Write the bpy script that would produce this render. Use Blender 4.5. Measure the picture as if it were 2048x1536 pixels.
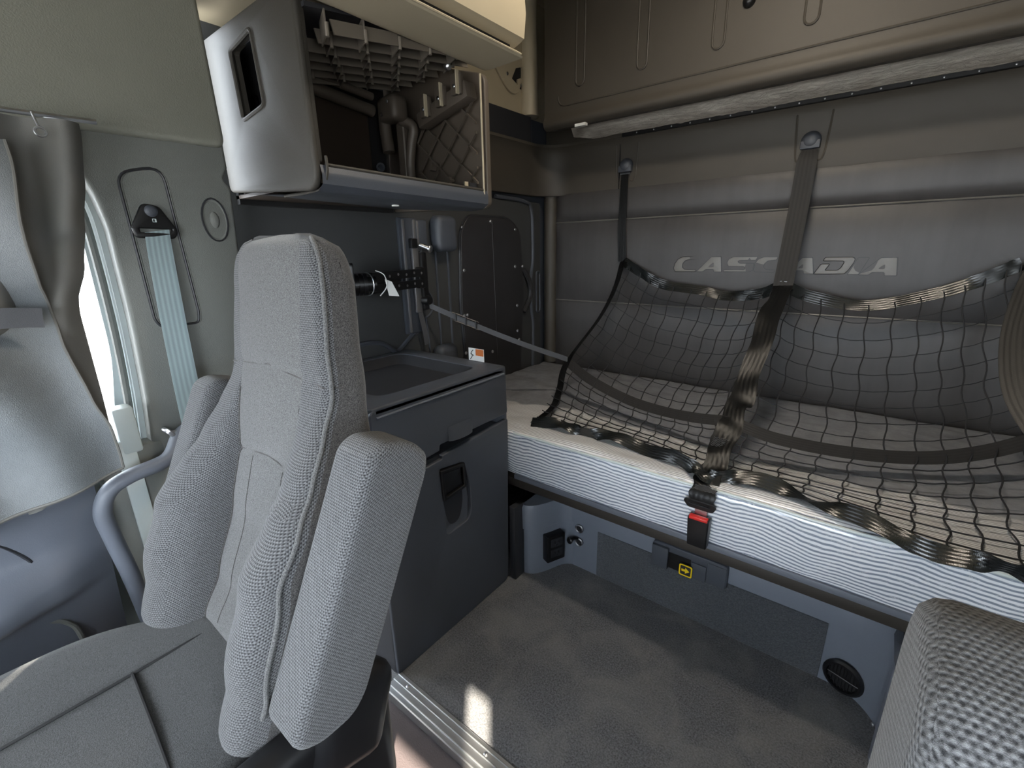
import bpy, bmesh, math, random
from mathutils import Vector, Matrix, noise
random.seed(7)
PI = math.pi
V = Vector
for o in list(bpy.data.objects):
    bpy.data.objects.remove(o)
SC = bpy.context.scene
C = SC.collection

# ------------------------------------------------------------------ camera
FPX = 910.0
YAW, PITCH, ROLL = math.radians(-38.75), math.radians(16.5), math.radians(-1.2)
EYE = V((0, 0, 1.35))
fwd = V((math.sin(YAW) * math.cos(PITCH), math.cos(YAW) * math.cos(PITCH), -math.sin(PITCH)))
rt0 = V((math.cos(YAW), -math.sin(YAW), 0))
up0 = rt0.cross(fwd)
rgt = rt0 * math.cos(ROLL) + up0 * math.sin(ROLL)
upv = -rt0 * math.sin(ROLL) + up0 * math.cos(ROLL)
cam = bpy.data.cameras.new('camera')
cam.sensor_width = 36
cam.lens = FPX / 2048 * 36
cam.clip_start = 0.01
cam.clip_end = 300
co = bpy.data.objects.new('camera', cam)
C.objects.link(co)
co.matrix_world = Matrix(((rgt.x, upv.x, -fwd.x, EYE.x), (rgt.y, upv.y, -fwd.y, EYE.y), (rgt.z, upv.z, -fwd.z, EYE.z), (0, 0, 0, 1)))
SC.camera = co

# ------------------------------------------------------------------ light
SC.view_settings.view_transform = 'Standard'
SC.view_settings.look = 'None'
SC.view_settings.gamma = 1
SC.view_settings.use_curve_mapping = False
SC.view_settings.exposure = 1.68
W = bpy.data.worlds.new('sky')
SC.world = W
W.use_nodes = True
bg = W.node_tree.nodes['Background']
bg.inputs[0].default_value = (0.84, 0.92, 1.0, 1)
bg.inputs[1].default_value = 5.5
SC.cycles.max_bounces = 8
SC.cycles.diffuse_bounces = 5
SC.cycles.caustics_reflective = False
SC.cycles.caustics_refractive = False

def area(name, loc, tgt, sx, sy, power, col):
    l = bpy.data.lights.new(name, 'AREA')
    l.shape = 'RECTANGLE'
    l.size, l.size_y, l.energy, l.color = sx, sy, power, col
    o = bpy.data.objects.new(name, l)
    C.objects.link(o)
    o.location = loc
    o.rotation_euler = (V(tgt) - V(loc)).to_track_quat('-Z', 'Y').to_euler()
    return o
sun = bpy.data.lights.new('sun', 'SUN')
sun.energy = 16
sun.angle = math.radians(0.6)
sun.color = (1, 0.9, 0.74)
so = bpy.data.objects.new('sun', sun)
C.objects.link(so)
SUN_DIR = V((-.87, 1.0, -.95))
so.rotation_euler = SUN_DIR.to_track_quat('-Z', 'Y').to_euler()
so.location = (3, -2, 4)

def sv(u, v, ax, val):
    """point of the plane ax=val that was surveyed at (u, v)"""
    d = fwd * FPX + rgt * (u - 1024) - upv * (v - 768)
    i = 'xyz'.index(ax)
    return EYE + d * ((val - EYE[i]) / d[i])

# ------------------------------------------------------------------ materials
def srgb(r, g, b):
    f = lambda c: (c / 255 / 12.92) if c <= 10 else ((c / 255 + .055) / 1.055) ** 2.4
    return (f(r), f(g), f(b), 1)
MATS = {}
class NT:
    def __init__(s, name):
        s.m = bpy.data.materials.new(name)
        s.m.use_nodes = True
        s.t = s.m.node_tree
        s.b = s.t.nodes['Principled BSDF']
        s.tc = s.n('ShaderNodeTexCoord')
        MATS[name] = s.m
    def n(s, k, **kw):
        x = s.t.nodes.new(k)
        for a, v in kw.items():
            setattr(x, a, v)
        return x
    def l(s, a, b):
        s.t.links.new(a, b)
    def noise(s, scale, detail=3, rough=.6, vec=None, dist=0):
        x = s.n('ShaderNodeTexNoise')
        x.inputs['Scale'].default_value = scale
        x.inputs['Detail'].default_value = detail
        x.inputs['Roughness'].default_value = rough
        x.inputs['Distortion'].default_value = dist
        s.l(vec or s.tc.outputs['Object'], x.inputs['Vector'])
        return x.outputs['Fac']
    def ramp(s, fac, stops):
        r = s.n('ShaderNodeValToRGB')
        e = r.color_ramp.elements
        while len(e) < len(stops):
            e.new(.5)
        for k, (p, c) in zip(e, stops):
            k.position = p
            k.color = c if len(c) == 4 else (*c, 1)
        s.l(fac, r.inputs[0])
        return r.outputs[0]
    def math(s, op, a, b=None, c=None):
        x = s.n('ShaderNodeMath', operation=op)
        for i, q in enumerate((a, b, c)):
            if q is None:
                continue
            if isinstance(q, (int, float)):
                x.inputs[i].default_value = q
            else:
                s.l(q, x.inputs[i])
        return x.outputs[0]
    def mix(s, fac, a, b):
        x = s.n('ShaderNodeMix', data_type='RGBA')
        for i, q in ((0, fac), (6, a), (7, b)):
            if isinstance(q, (int, float, tuple)):
                x.inputs[i].default_value = q
            else:
                s.l(q, x.inputs[i])
        return x.outputs[2]
    def xyz(s, vec=None):
        x = s.n('ShaderNodeSeparateXYZ')
        s.l(vec or s.tc.outputs['Object'], x.inputs[0])
        return x.outputs
    def bump(s, h, strength, dist=.002):
        x = s.n('ShaderNodeBump')
        x.inputs['Strength'].default_value = strength
        x.inputs['Distance'].default_value = dist
        s.l(h, x.inputs['Height'])
        s.l(x.outputs[0], s.b.inputs['Normal'])
    def set(s, **kw):
        for k, v in kw.items():
            k = {'rough': 'Roughness', 'metal': 'Metallic', 'spec': 'Specular IOR Level', 'coat': 'Coat Weight', 'coatr': 'Coat Roughness', 'sheen': 'Sheen Weight', 'alpha': 'Alpha', 'trans': 'Transmission Weight'}.get(k, k)
            if isinstance(v, (int, float)):
                s.b.inputs[k].default_value = v
            else:
                s.l(v, s.b.inputs[k])
    def base(s, c):
        if isinstance(c, tuple):
            s.b.inputs['Base Color'].default_value = c
        else:
            s.l(c, s.b.inputs['Base Color'])

def plain(name, col, rough=.5, metal=0, grain=0, gscale=350, spec=.5, var=.06, **kw):
    t = NT(name)
    n = t.noise(3.0, 4)
    lo = tuple(c * (1 - var) for c in col[:3])
    hi = tuple(c * (1 + var) for c in col[:3])
    t.base(t.ramp(n, [(.3, lo), (.7, hi)]))
    t.set(rough=rough, metal=metal, spec=spec, **kw)
    if grain:
        t.bump(t.noise(gscale, 2, .7), grain, .0012)
    return t.m

plain('charcoal_plastic', srgb(70, 74, 82), .48, grain=.25, gscale=500)
plain('blue_grey_plastic', srgb(104, 109, 119), .45, grain=.2, gscale=500)
plain('dark_plastic', srgb(44, 45, 49), .42, grain=.2, gscale=600)
plain('black_plastic', srgb(20, 20, 22), .35)
plain('taupe_plastic', srgb(70, 65, 58), .55, grain=.3, gscale=550)
plain('grained_trim', srgb(140, 140, 130), .55, grain=.6, gscale=260)
plain('pillar_plastic', srgb(118, 120, 116), .5, grain=.5, gscale=420)
plain('cabinet_plastic', srgb(54, 51, 46), .6, grain=.5, gscale=500)
plain('cream_plastic', srgb(176, 165, 142), .45, grain=.08)
plain('lit_crate_plastic', srgb(118, 110, 100), .45)  # lighter tone puts the light on the slats into the colour
plain('brown_board', srgb(52, 42, 34), .6, grain=.1)
plain('bare_plastic', srgb(84, 76, 68), .5)
plain('white_trim', srgb(205, 215, 215), .4)
plain('steel', srgb(190, 192, 196), .28, 1)
plain('aluminium', srgb(200, 202, 204), .36, 1, grain=.1, gscale=120)
plain('satin_silver', srgb(170, 170, 172), .3, .85)
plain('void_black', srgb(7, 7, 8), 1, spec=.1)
plain('rubber', srgb(24, 24, 26), .7)
plain('red_plastic', srgb(205, 45, 40), .4)
plain('yellow_paint', srgb(245, 210, 20), .5)
plain('white_paper', srgb(225, 225, 222), .6)
plain('orange_print', srgb(200, 110, 50), .6)
plain('curtain_cloth', srgb(106, 105, 101), .7, grain=.3, gscale=700)
plain('concrete', srgb(150, 150, 150), .9)
plain('grey_webbing', srgb(78, 79, 83), .6, grain=.4, gscale=900)
plain('lens_glass', srgb(8, 8, 10), .08)
plain('underbed_board', srgb(52, 48, 44), .5, grain=.1)

def leather(name, col, scale, strength, rough, streak=0):
    t = NT(name)
    v = t.n('ShaderNodeTexVoronoi', feature='DISTANCE_TO_EDGE')
    v.inputs['Scale'].default_value = scale
    t.l(t.tc.outputs['Object'], v.inputs['Vector'])
    n = t.noise(6, 4)
    c = t.ramp(n, [(.3, tuple(q * .85 for q in col[:3])), (.75, tuple(min(1, q * 1.15) for q in col[:3]))])
    if streak:
        mp = t.n('ShaderNodeMapping')
        mp.inputs['Scale'].default_value = (22, 22, 1.5)
        t.l(t.tc.outputs['Object'], mp.inputs[0])
        s = t.noise(1, 3, .6, mp.outputs[0])
        c = t.mix(t.math('MULTIPLY', s, streak), c, tuple(min(1, q * 1.9) for q in col[:3]) + (1,))
    t.base(c)
    t.set(rough=rough, spec=.5)
    h = t.math('ADD', t.math('MINIMUM', v.outputs['Distance'], .25), t.math('MULTIPLY', t.noise(scale * .6, 2), .35))
    t.bump(h, strength, .0015)
leather('curtain_lining', srgb(108, 112, 114), 320, .8, .45)
leather('quilted_vinyl', srgb(62, 60, 60), 700, .22, .42, .55)
leather('screen_cover', srgb(44, 43, 45), 500, .2, .45)
leather('letter_vinyl', srgb(108, 105, 100), 700, .2, .3)

def weave(name, dark, light, px, pz, strength, rows=True):
    t = NT(name)
    x, y, z = t.xyz()
    nx, ny, nz = t.xyz(t.tc.outputs['Normal'])
    side_ = t.math('GREATER_THAN', t.math('ABSOLUTE', nx), .66)
    topf = t.math('GREATER_THAN', t.math('ABSOLUTE', nz), .72)
    al = t.math('ADD', t.math('MULTIPLY', y, side_), t.math('MULTIPLY', x, t.math('SUBTRACT', 1, side_)))
    a = t.math('SINE', t.math('MULTIPLY', al, 2 * PI / px))
    zs = t.math('ADD', z, t.math('MULTIPLY', y, t.math('MULTIPLY', side_, -.45)))
    zr = t.math('ADD', t.math('MULTIPLY', zs, t.math('SUBTRACT', 1, topf)), t.math('MULTIPLY', y, topf))
    row = t.math('MULTIPLY', zr, 2 * PI / pz)
    b = t.math('SINE', row)
    h = t.math('ADD', t.math('MULTIPLY', b, .5), t.math('MULTIPLY', t.math('MULTIPLY', a, t.math('SINE', t.math('MULTIPLY', row, .5))), .65))
    n = t.noise(420, 3, .8)
    h2 = t.math('ADD', t.math('MULTIPLY', h, .36), t.math('MULTIPLY', n, 1.0))
    t.base(t.ramp(h2, [(.18, dark), (.55, tuple((p + q) / 2 for p, q in zip(dark, light))), (.9, light)]))
    t.set(rough=.9, spec=.15, sheen=.2)
    t.bump(h2, strength, .0016)
weave('ribbed_fabric', srgb(36, 36, 38), srgb(116, 117, 119), .0042, .0036, .7)
def speckle(name, dark, light):
    t = NT(name)
    n = t.noise(620, 2, .7)
    m = t.noise(4, 3)
    c = t.ramp(n, [(.36, dark), (.64, light)])
    t.base(t.mix(t.math('MULTIPLY', m, .3), c, tuple((p + q) / 2 for p, q in zip(dark, light))))
    t.set(rough=.92, spec=.12, sheen=.25)
    t.bump(n, .6, .0012)
speckle('tweed_fabric', srgb(54, 54, 55), srgb(112, 112, 112))
speckle('cushion_fabric', srgb(46, 47, 48), srgb(82, 83, 84))
speckle('dark_side_fabric', srgb(30, 29, 30), srgb(92, 90, 89))
def carpet(name, dark, light, patch):
    t = NT(name)
    n = t.noise(190, 5, .85)
    m = t.noise(6, 4, .6, dist=.6)
    c = t.ramp(n, [(.40, dark), (.62, light)])
    t.base(t.mix(t.ramp(m, [(.42, (0, 0, 0)), (.75, (.6, .6, .6))]), c, patch))
    t.set(rough=1, spec=.05, sheen=.3)
    t.bump(t.math('ADD', n, t.math('MULTIPLY', m, .8)), 1, .004)
    m_ = t.t.nodes
carpet('carpet', srgb(44, 45, 49), srgb(124, 126, 131), srgb(136, 134, 131))
carpet('patch_carpet', srgb(46, 50, 56), srgb(80, 85, 93), srgb(62, 67, 75))
plain('wall_plastic', srgb(64, 65, 66), .55, grain=.3, gscale=450)
plain('base_plastic', srgb(118, 124, 136), .42, grain=.2, gscale=500)
plain('cab_floor_mat', srgb(70, 62, 63), .75, grain=.8, gscale=200, var=.25)

# webbing, three ribs, satin
def webbing(name, col, rough, spec):
    t = NT(name)
    uvx, uvy, _ = t.xyz(t.tc.outputs['UV'])
    r = t.math('SINE', t.math('MULTIPLY', uvx, 2 * PI * 5))
    f = t.math('SINE', t.math('MULTIPLY', uvy, 2 * PI * 420))
    h = t.math('ADD', r, t.math('MULTIPLY', f, .25))
    t.base(t.ramp(t.math('ADD', t.math('MULTIPLY', h, .3), .5), [(.2, tuple(q * .75 for q in col[:3])), (.8, col)]))
    t.set(rough=rough, spec=spec)
    t.bump(h, .3, .0006)
webbing('black_webbing', srgb(12, 13, 14), .4, .35)
webbing('matt_webbing', srgb(46, 45, 45), .6, .25)
webbing('belt_webbing', srgb(150, 168, 172), .5, .5)
webbing('satin_webbing', srgb(22, 26, 27), .26, .9)
plain('net_cord', srgb(30, 31, 35), .6)

# plastic-wrapped striped mattress: uv.y is the distance in metres along the profile from the bottom front edge
t = NT('wrapped_ticking')
u, v, _ = t.xyz(t.tc.outputs['UV'])
wob = t.math('MULTIPLY', t.math('SUBTRACT', t.noise(5, 3, .5), .5), .05)
front = t.math('LESS_THAN', v, .185)
vv = t.math('ADD', v, t.math('MULTIPLY', wob, front))
st = t.math('SINE', t.math('MULTIPLY', vv, 2 * PI / .0118))
stf = t.math('SINE', t.math('MULTIPLY', vv, 2 * PI / .008))
stripe = t.math('ADD', t.math('MULTIPLY', st, front), t.math('MULTIPLY', stf, t.math('SUBTRACT', 1, front)))
sc = t.ramp(t.math('ADD', t.math('MULTIPLY', stripe, .5), .5), [(.2, srgb(140, 150, 166)), (.6, srgb(246, 248, 252))])
sc2 = t.ramp(t.math('ADD', t.math('MULTIPLY', stripe, .5), .5), [(.2, srgb(160, 160, 164)), (.6, srgb(238, 238, 240))])
sc = t.mix(front, sc2, sc)
edge = t.math('ADD', v, t.math('MULTIPLY', t.math('SUBTRACT', t.noise(2.2, 3), .5), .22))
rear = t.ramp(edge, [(.46, (0, 0, 0)), (.475, (1, 1, 1))])
gc = t.ramp(t.noise(14, 5, .7), [(.3, srgb(118, 120, 126)), (.7, srgb(158, 160, 166))])
cm = t.n('ShaderNodeMapping')
cm.inputs['Scale'].default_value = (7, 20, 34)
t.l(t.tc.outputs['Object'], cm.inputs[0])
cre = t.noise(1, 5, .65, cm.outputs[0], 2.2)
crease_glint = t.ramp(t.math('ABSOLUTE', t.math('SUBTRACT', cre, .56)), [(.0, (1, 1, 1)), (.012, (0, 0, 0))])  # white streaks: highlights on the film creases, put into the colour
t.base(t.mix(t.math('MULTIPLY', crease_glint, t.math('MULTIPLY', front, .75)), t.mix(rear, sc, gc), (1, 1, 1, 1)))
t.set(rough=.38, spec=.6, coat=.8, coatr=.12)
mp = t.n('ShaderNodeMapping')
mp.inputs['Rotation'].default_value = (.3, .2, .7)
mp.inputs['Scale'].default_value = (6, 26, 14)
t.l(t.tc.outputs['Object'], mp.inputs[0])
w1 = t.noise(1, 6, .65, mp.outputs[0], 1.4)
t.bump(t.math('ADD', w1, t.math('MULTIPLY', stripe, .02)), .55, .006)

t = NT('crumpled_film')
mp = t.n('ShaderNodeMapping')
mp.inputs['Scale'].default_value = (14, 60, 60)
t.l(t.tc.outputs['Object'], mp.inputs[0])
w1 = t.noise(1, 6, .7, mp.outputs[0], 1.8)
x, y, z = t.xyz()
st = t.math('SINE', t.math('MULTIPLY', t.math('ADD', y, z), 2 * PI / .022))
t.base(t.mix(t.math('MULTIPLY', t.math('ADD', st, 1), .3), srgb(178, 168, 156), srgb(246, 240, 228)))
t.set(rough=.25, spec=.7, coat=1, coatr=.06)
t.bump(w1, 1, .02)

t = NT('window_glass')
t.base((1, 1, 1, 1))
t.set(rough=0, trans=1)
t.b.inputs['IOR'].default_value = 1.1
t = NT('lamp_lens')
t.base((1, .9, .75, 1))
t.b.inputs['Emission Color'].default_value = (1, .78, .5, 1)
t.b.inputs['Emission Strength'].default_value = 3.0

# ------------------------------------------------------------------ geometry helpers
def tag(o, label=None, cat=None, group=None, kind=None):
    if label: o['label'] = label
    if cat: o['category'] = cat
    if group: o['group'] = group
    if kind: o['kind'] = kind
    return o
def thing(name, label, cat, loc=(0, 0, 0), group=None):
    o = bpy.data.objects.new(name, None)
    o.empty_display_size = .05
    C.objects.link(o)
    o.location = loc
    return tag(o, label, cat, group)
def link(name, me, m, parent=None, smooth=35):
    o = bpy.data.objects.new(name, me)
    C.objects.link(o)
    if m:
        me.materials.clear()
        me.materials.append(MATS[m])
    if smooth:
        me.shade_smooth()
        me.set_sharp_from_angle(angle=math.radians(smooth))
    if parent:
        o.parent = parent
        loc = V((0, 0, 0))
        p = parent
        while p:
            loc += p.location
            p = p.parent
        o.location = -loc
    return o
def obj(name, bm, m, parent=None, smooth=35):
    bmesh.ops.recalc_face_normals(bm, faces=bm.faces)
    me = bpy.data.meshes.new(name)
    bm.to_mesh(me)
    bm.free()
    return link(name, me, m, parent, smooth)
def B():
    return bmesh.new()
def box(bm, x0, x1, y0, y1, z0, z1, bev=0, seg=2, rot=None, piv=None):
    r = bmesh.ops.create_cube(bm, size=1)
    vs = r['verts']
    for q in vs:
        q.co = V(((x0 + x1) / 2 + q.co.x * (x1 - x0), (y0 + y1) / 2 + q.co.y * (y1 - y0), (z0 + z1) / 2 + q.co.z * (z1 - z0)))
    if bev:
        es = list({e for q in vs for e in q.link_edges})
        rr_ = bmesh.ops.bevel(bm, geom=es, offset=bev, segments=seg, profile=.5, affect='EDGES')
        vs = list({q for f in rr_['faces'] for q in f.verts} | {q for q in vs if q.is_valid})
    if rot:
        c = V(piv) if piv else V(((x0 + x1) / 2, (y0 + y1) / 2, (z0 + z1) / 2))
        bmesh.ops.rotate(bm, verts=vs, cent=c, matrix=rot)
    return vs
def solid(bm, quads_a, quads_b):
    """hexahedral loft between two point loops"""
    a = [bm.verts.new(p) for p in quads_a]
    b = [bm.verts.new(p) for p in quads_b]
    n = len(a)
    bm.faces.new(a)
    bm.faces.new(b[::-1])
    for i in range(n):
        bm.faces.new((a[i], b[i], b[(i + 1) % n], a[(i + 1) % n]))
def cr(pts, n=6, closed=False):
    """Catmull-Rom through points"""
    P = [V(p) for p in pts]
    N = len(P)
    out = []
    for i in range(N if closed else N - 1):
        if closed:
            a, b, c, d = P[i - 1], P[i], P[(i + 1) % N], P[(i + 2) % N]
        else:
            a, b, c, d = P[max(i - 1, 0)], P[i], P[i + 1], P[min(i + 2, N - 1)]
        for k in range(n):
            t = k / n
            out.append(.5 * ((2 * b) + (c - a) * t + (2 * a - 5 * b + 4 * c - d) * t * t + (3 * b - a - 3 * c + d) * t ** 3))
    if not closed:
        out.append(P[-1])
    return out
def tube(bm, path, r, n=8, closed=False, taper=None):
    P = [V(p) for p in path]
    N = len(P)
    rings = []
    prev = None
    for i in range(N):
        if closed:
            d = P[(i + 1) % N] - P[i - 1]
        else:
            d = P[min(i + 1, N - 1)] - P[max(i - 1, 0)]
        d.normalize()
        if prev is None:
            ref = V((0, 0, 1)) if abs(d.z) < .9 else V((1, 0, 0))
            s = d.cross(ref).normalized()
        else:
            s = (prev - d * prev.dot(d)).normalized()
        prev = s
        t = d.cross(s)
        rad = r if taper is None else r * taper(i / (N - 1))
        rings.append([bm.verts.new(P[i] + (s * math.cos(2 * PI * k / n) + t * math.sin(2 * PI * k / n)) * rad) for k in range(n)])
    for i in range(N if closed else N - 1):
        a, b = rings[i], rings[(i + 1) % N]
        for k in range(n):
            bm.faces.new((a[k], a[(k + 1) % n], b[(k + 1) % n], b[k]))
    if not closed:
        bm.faces.new(rings[0][::-1])
        bm.faces.new(rings[-1])
def lathe(bm, prof, loc, axis, n=20):
    """prof: [(r, h)] along axis"""
    ax = V(axis).normalized()
    ref = V((0, 0, 1)) if abs(ax.z) < .9 else V((1, 0, 0))
    s = ax.cross(ref).normalized()
    t = ax.cross(s)
    loc = V(loc)
    rings = []
    for r, h in prof:
        r = max(r, 1e-5)
        rings.append([bm.verts.new(loc + ax * h + (s * math.cos(2 * PI * k / n) + t * math.sin(2 * PI * k / n)) * r) for k in range(n)])
    for a, b in zip(rings, rings[1:]):
        for k in range(n):
            bm.faces.new((a[k], a[(k + 1) % n], b[(k + 1) % n], b[k]))
    bm.faces.new(rings[0][::-1])
    bm.faces.new(rings[-1])
def dome(bm, loc, axis, r, h, n=14):
    lathe(bm, [(r, 0), (r * .97, h * .35), (r * .75, h * .75), (r * .4, h * .95), (0, h)], loc, axis, n)
def rr(pts, r, n=5):
    """round the corners of a 2d polygon; r number or list"""
    out = []
    N = len(pts)
    for i in range(N):
        p = V((*pts[i], 0)); a = V((*pts[i - 1], 0)); b = V((*pts[(i + 1) % N], 0))
        ri = r[i] if isinstance(r, (list, tuple)) else r
        if ri <= 0:
            out.append((p.x, p.y)); continue
        da, db = (a - p), (b - p)
        q = min(ri, da.length * .49, db.length * .49)
        A = p + da.normalized() * q; Bp = p + db.normalized() * q
        for k in range(n + 1):
            t = k / n
            w = A * (1 - t) ** 2 + p * 2 * t * (1 - t) + Bp * t * t
            out.append((w.x, w.y))
    return out
def rect(a0, a1, b0, b1, r=0, n=5):
    return rr([(a0, b0), (a1, b0), (a1, b1), (a0, b1)], r, n)
FR = {'x': lambda c: Matrix(((0, 0, 1, c), (1, 0, 0, 0), (0, 1, 0, 0), (0, 0, 0, 1))),   # 2d = (y, z), front towards +x
      'y': lambda c: Matrix(((1, 0, 0, 0), (0, 0, -1, c), (0, 1, 0, 0), (0, 0, 0, 1))),  # 2d = (x, z), front towards -y
      'z': lambda c: Matrix(((1, 0, 0, 0), (0, 1, 0, 0), (0, 0, 1, c), (0, 0, 0, 1)))}   # 2d = (x, y), front towards +z
def plate_mesh(loops, ax, face, thick, bev=0, mtx=None):
    """flat plate from 2d loops (first the outline, the rest holes); its front face lies at `face`"""
    cu = bpy.data.curves.new('plate', 'CURVE')
    cu.dimensions = '2D'
    cu.fill_mode = 'BOTH'
    cu.extrude = max(thick / 2 - bev, 1e-5)
    cu.bevel_depth = bev
    cu.bevel_resolution = 2
    if bev:
        cu.offset = -bev
    for lp in loops:
        s = cu.splines.new('POLY')
        s.points.add(len(lp) - 1)
        for q, p in zip(s.points, lp):
            q.co = (p[0], p[1], 0, 1)
        s.use_cyclic_u = True
    o = bpy.data.objects.new('plate', cu)
    C.objects.link(o)
    dg = bpy.context.evaluated_depsgraph_get()
    me = bpy.data.meshes.new_from_object(o.evaluated_get(dg))
    bpy.data.objects.remove(o)
    bpy.data.curves.remove(cu)
    M = (mtx if mtx is not None else FR[ax](face)) @ Matrix.Translation((0, 0, -thick / 2))
    me.transform(M)
    bm = B()
    bm.from_mesh(me)
    bmesh.ops.remove_doubles(bm, verts=bm.verts, dist=1e-6)
    bmesh.ops.recalc_face_normals(bm, faces=bm.faces)
    bm.to_mesh(me)
    bm.free()
    return me
def plate(name, loops, ax, face, thick, m, parent=None, bev=0, mtx=None):
    return link(name, plate_mesh(loops, ax, face, thick, bev, mtx), m, parent)
def grid(bm, f, nu, nv, uvf=None):
    """f(i/nu, j/nv) -> point"""
    vs = [[bm.verts.new(f(i / nu, j / nv)) for j in range(nv + 1)] for i in range(nu + 1)]
    uvl = bm.loops.layers.uv.verify() if uvf else None
    for i in range(nu):
        for j in range(nv):
            fc = bm.faces.new((vs[i][j], vs[i + 1][j], vs[i + 1][j + 1], vs[i][j + 1]))
            if uvf:
                for lp, (a, b) in zip(fc.loops, ((i, j), (i + 1, j), (i + 1, j + 1), (i, j + 1))):
                    lp[uvl].uv = uvf(a / nu, b / nv)
    return vs
def ribbon(bm, path, side, th=.0016):
    """webbing along a path; side(i, t) -> half-width vector"""
    P = [V(p) for p in path]
    N = len(P)
    uvl = bm.loops.layers.uv.verify()
    L = [0]
    for a, b in zip(P, P[1:]):
        L.append(L[-1] + (b - a).length)
    rows = []
    for i in range(N):
        d = (P[min(i + 1, N - 1)] - P[max(i - 1, 0)]).normalized()
        s = V(side(i, i / (N - 1)))
        nn = d.cross(s).normalized() * th / 2
        rows.append([bm.verts.new(P[i] + s * k + nn * q) for q in (1, -1) for k in (-1, -.5, 0, .5, 1)])
    for i in range(N - 1):
        a, b = rows[i], rows[i + 1]
        for base in (0, 5):
            for k in range(4):
                f = bm.faces.new((a[base + k], a[base + k + 1], b[base + k + 1], b[base + k]))
                for lp, (uu, vv) in zip(f.loops, ((k / 4, L[i]), ((k + 1) / 4, L[i]), ((k + 1) / 4, L[i + 1]), (k / 4, L[i + 1]))):
                    lp[uvl].uv = (uu, vv)
        for k in (0, 4):
            bm.faces.new((a[k], b[k], b[k + 5], a[k + 5]))
    bm.faces.new((rows[0][0], rows[0][4], rows[0][9], rows[0][5]))
    bm.faces.new((rows[-1][0], rows[-1][4], rows[-1][9], rows[-1][5]))
def copy_tree(o, parent=None):
    c = o.copy()
    C.objects.link(c)
    c.parent = parent
    for ch in list(o.children):
        copy_tree(ch, c)
    return c
def struct(o):
    o['kind'] = 'structure'
    return o
def interp(tab, x):
    if x <= tab[0][0]: return tab[0][1]
    for (a, fa), (b, fb) in zip(tab, tab[1:]):
        if x <= b:
            t = (x - a) / (b - a)
            t = t * t * (3 - 2 * t) * .5 + t * .5
            return fa + (fb - fa) * t
    return tab[-1][1]
RX = lambda a: Matrix.Rotation(a, 3, 'X')
RY = lambda a: Matrix.Rotation(a, 3, 'Y')
RZ = lambda a: Matrix.Rotation(a, 3, 'Z')
def cyl_between(bm, a, b, r, n=10):
    tube(bm, [a, b], r, n)
def screw(name, loc, axis, r, parent, m='steel', h=.003):
    bm = B()
    dome(bm, loc, axis, r, h, 10)
    return obj(name, bm, m, parent)

XL, XR, YB, YC = -1.65, 1.02, 2.42, -1.25
# ------------------------------------------------------------------ shell
bm = B(); box(bm, XL, XR, .67, YB, -.06, 0)
fl = struct(obj('floor', bm, 'carpet'))
bm = B(); box(bm, -1.6, 1.3, YC, .66, -.09, -.035)
struct(obj('floor', bm, 'cab_floor_mat'))
bm = B(); box(bm, XL - .05, XR, YB, YB + .06, 0, 2.62)
wall_back = struct(obj('wall_back', bm, 'taupe_plastic'))
bm = B(); box(bm, XL - .05, XL, .60, YB, -.06, 2.03)
wall_left = struct(obj('wall_left', bm, 'charcoal_plastic'))
bm = B(); box(bm, XL - .05, XL, .60, YB, 2.03, 2.62)
up = obj('upper_panel', bm, 'cream_plastic', wall_left)
struct(plate('wall_right', [[(YC, -.09), (YB, -.09), (YB, 2.62), (YC, 2.62)], rect(-.62, -.08, .88, 1.58, .05)], 'x', XR + .06, .06, 'pillar_plastic'))  # unseen window opening, put in to bring sky light from the right
bm = B(); box(bm, XL - .05, XR + .06, YC, YB, 2.58, 2.64)
ceil = struct(obj('ceiling', bm, 'cream_plastic'))
bm = B(); box(bm, -1.6, XR + .06, YC, YC + .05, -.09, .82); box(bm, -1.5, XR, YC, -.85, .60, .86, .04, 3)
struct(obj('wall_front', bm, 'charcoal_plastic'))
bm = B(); box(bm, -1.6, XR + .06, YC, YC + .05, 1.925, 2.62)
struct(obj('wall_front', bm, 'cream_plastic'))
vs0 = thing('sun_blocker', 'unseen grey flaps added at the windscreen to block the sun', 'light blocker', (0, YC + .08, 1.9))  # out-of-view flaps, added to keep direct sun off seat and door
bm = B(); box(bm, -1.40, -.12, YC + .07, YC + .085, 1.44, 1.93, .006, 2); obj('flap', bm, 'grained_trim', vs0)
bm = B(); box(bm, -.11, .865, YC + .07, YC + .085, 1.60, 1.93, .006, 2); obj('flap', bm, 'grained_trim', vs0)
bm = B(); box(bm, -40, 40, -40, 40, -1.4, -1.3)
struct(obj('ground', bm, 'concrete'))

# threshold strip between cab floor and sleeper carpet
bm = B()
box(bm, -1.045, XR, .628, .682, -.004, .006, .002, 1)
box(bm, -1.045, XR, .612, .632, -.036, .002, .003, 1)
tr = struct(obj('trim_1', bm, 'aluminium'))
bm = B(); box(bm, -1.045, XR, .648, .652, .004, .009, .0015, 1); box(bm, -1.045, XR, .668, .672, .004, .009, .0015, 1)
obj('ridge', bm, 'aluminium', tr)
for x in (-.985, -.65, -.30, .05, .40):
    screw('screw', (x, .660, .0055), (0, 0, 1), .007, tr)

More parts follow.
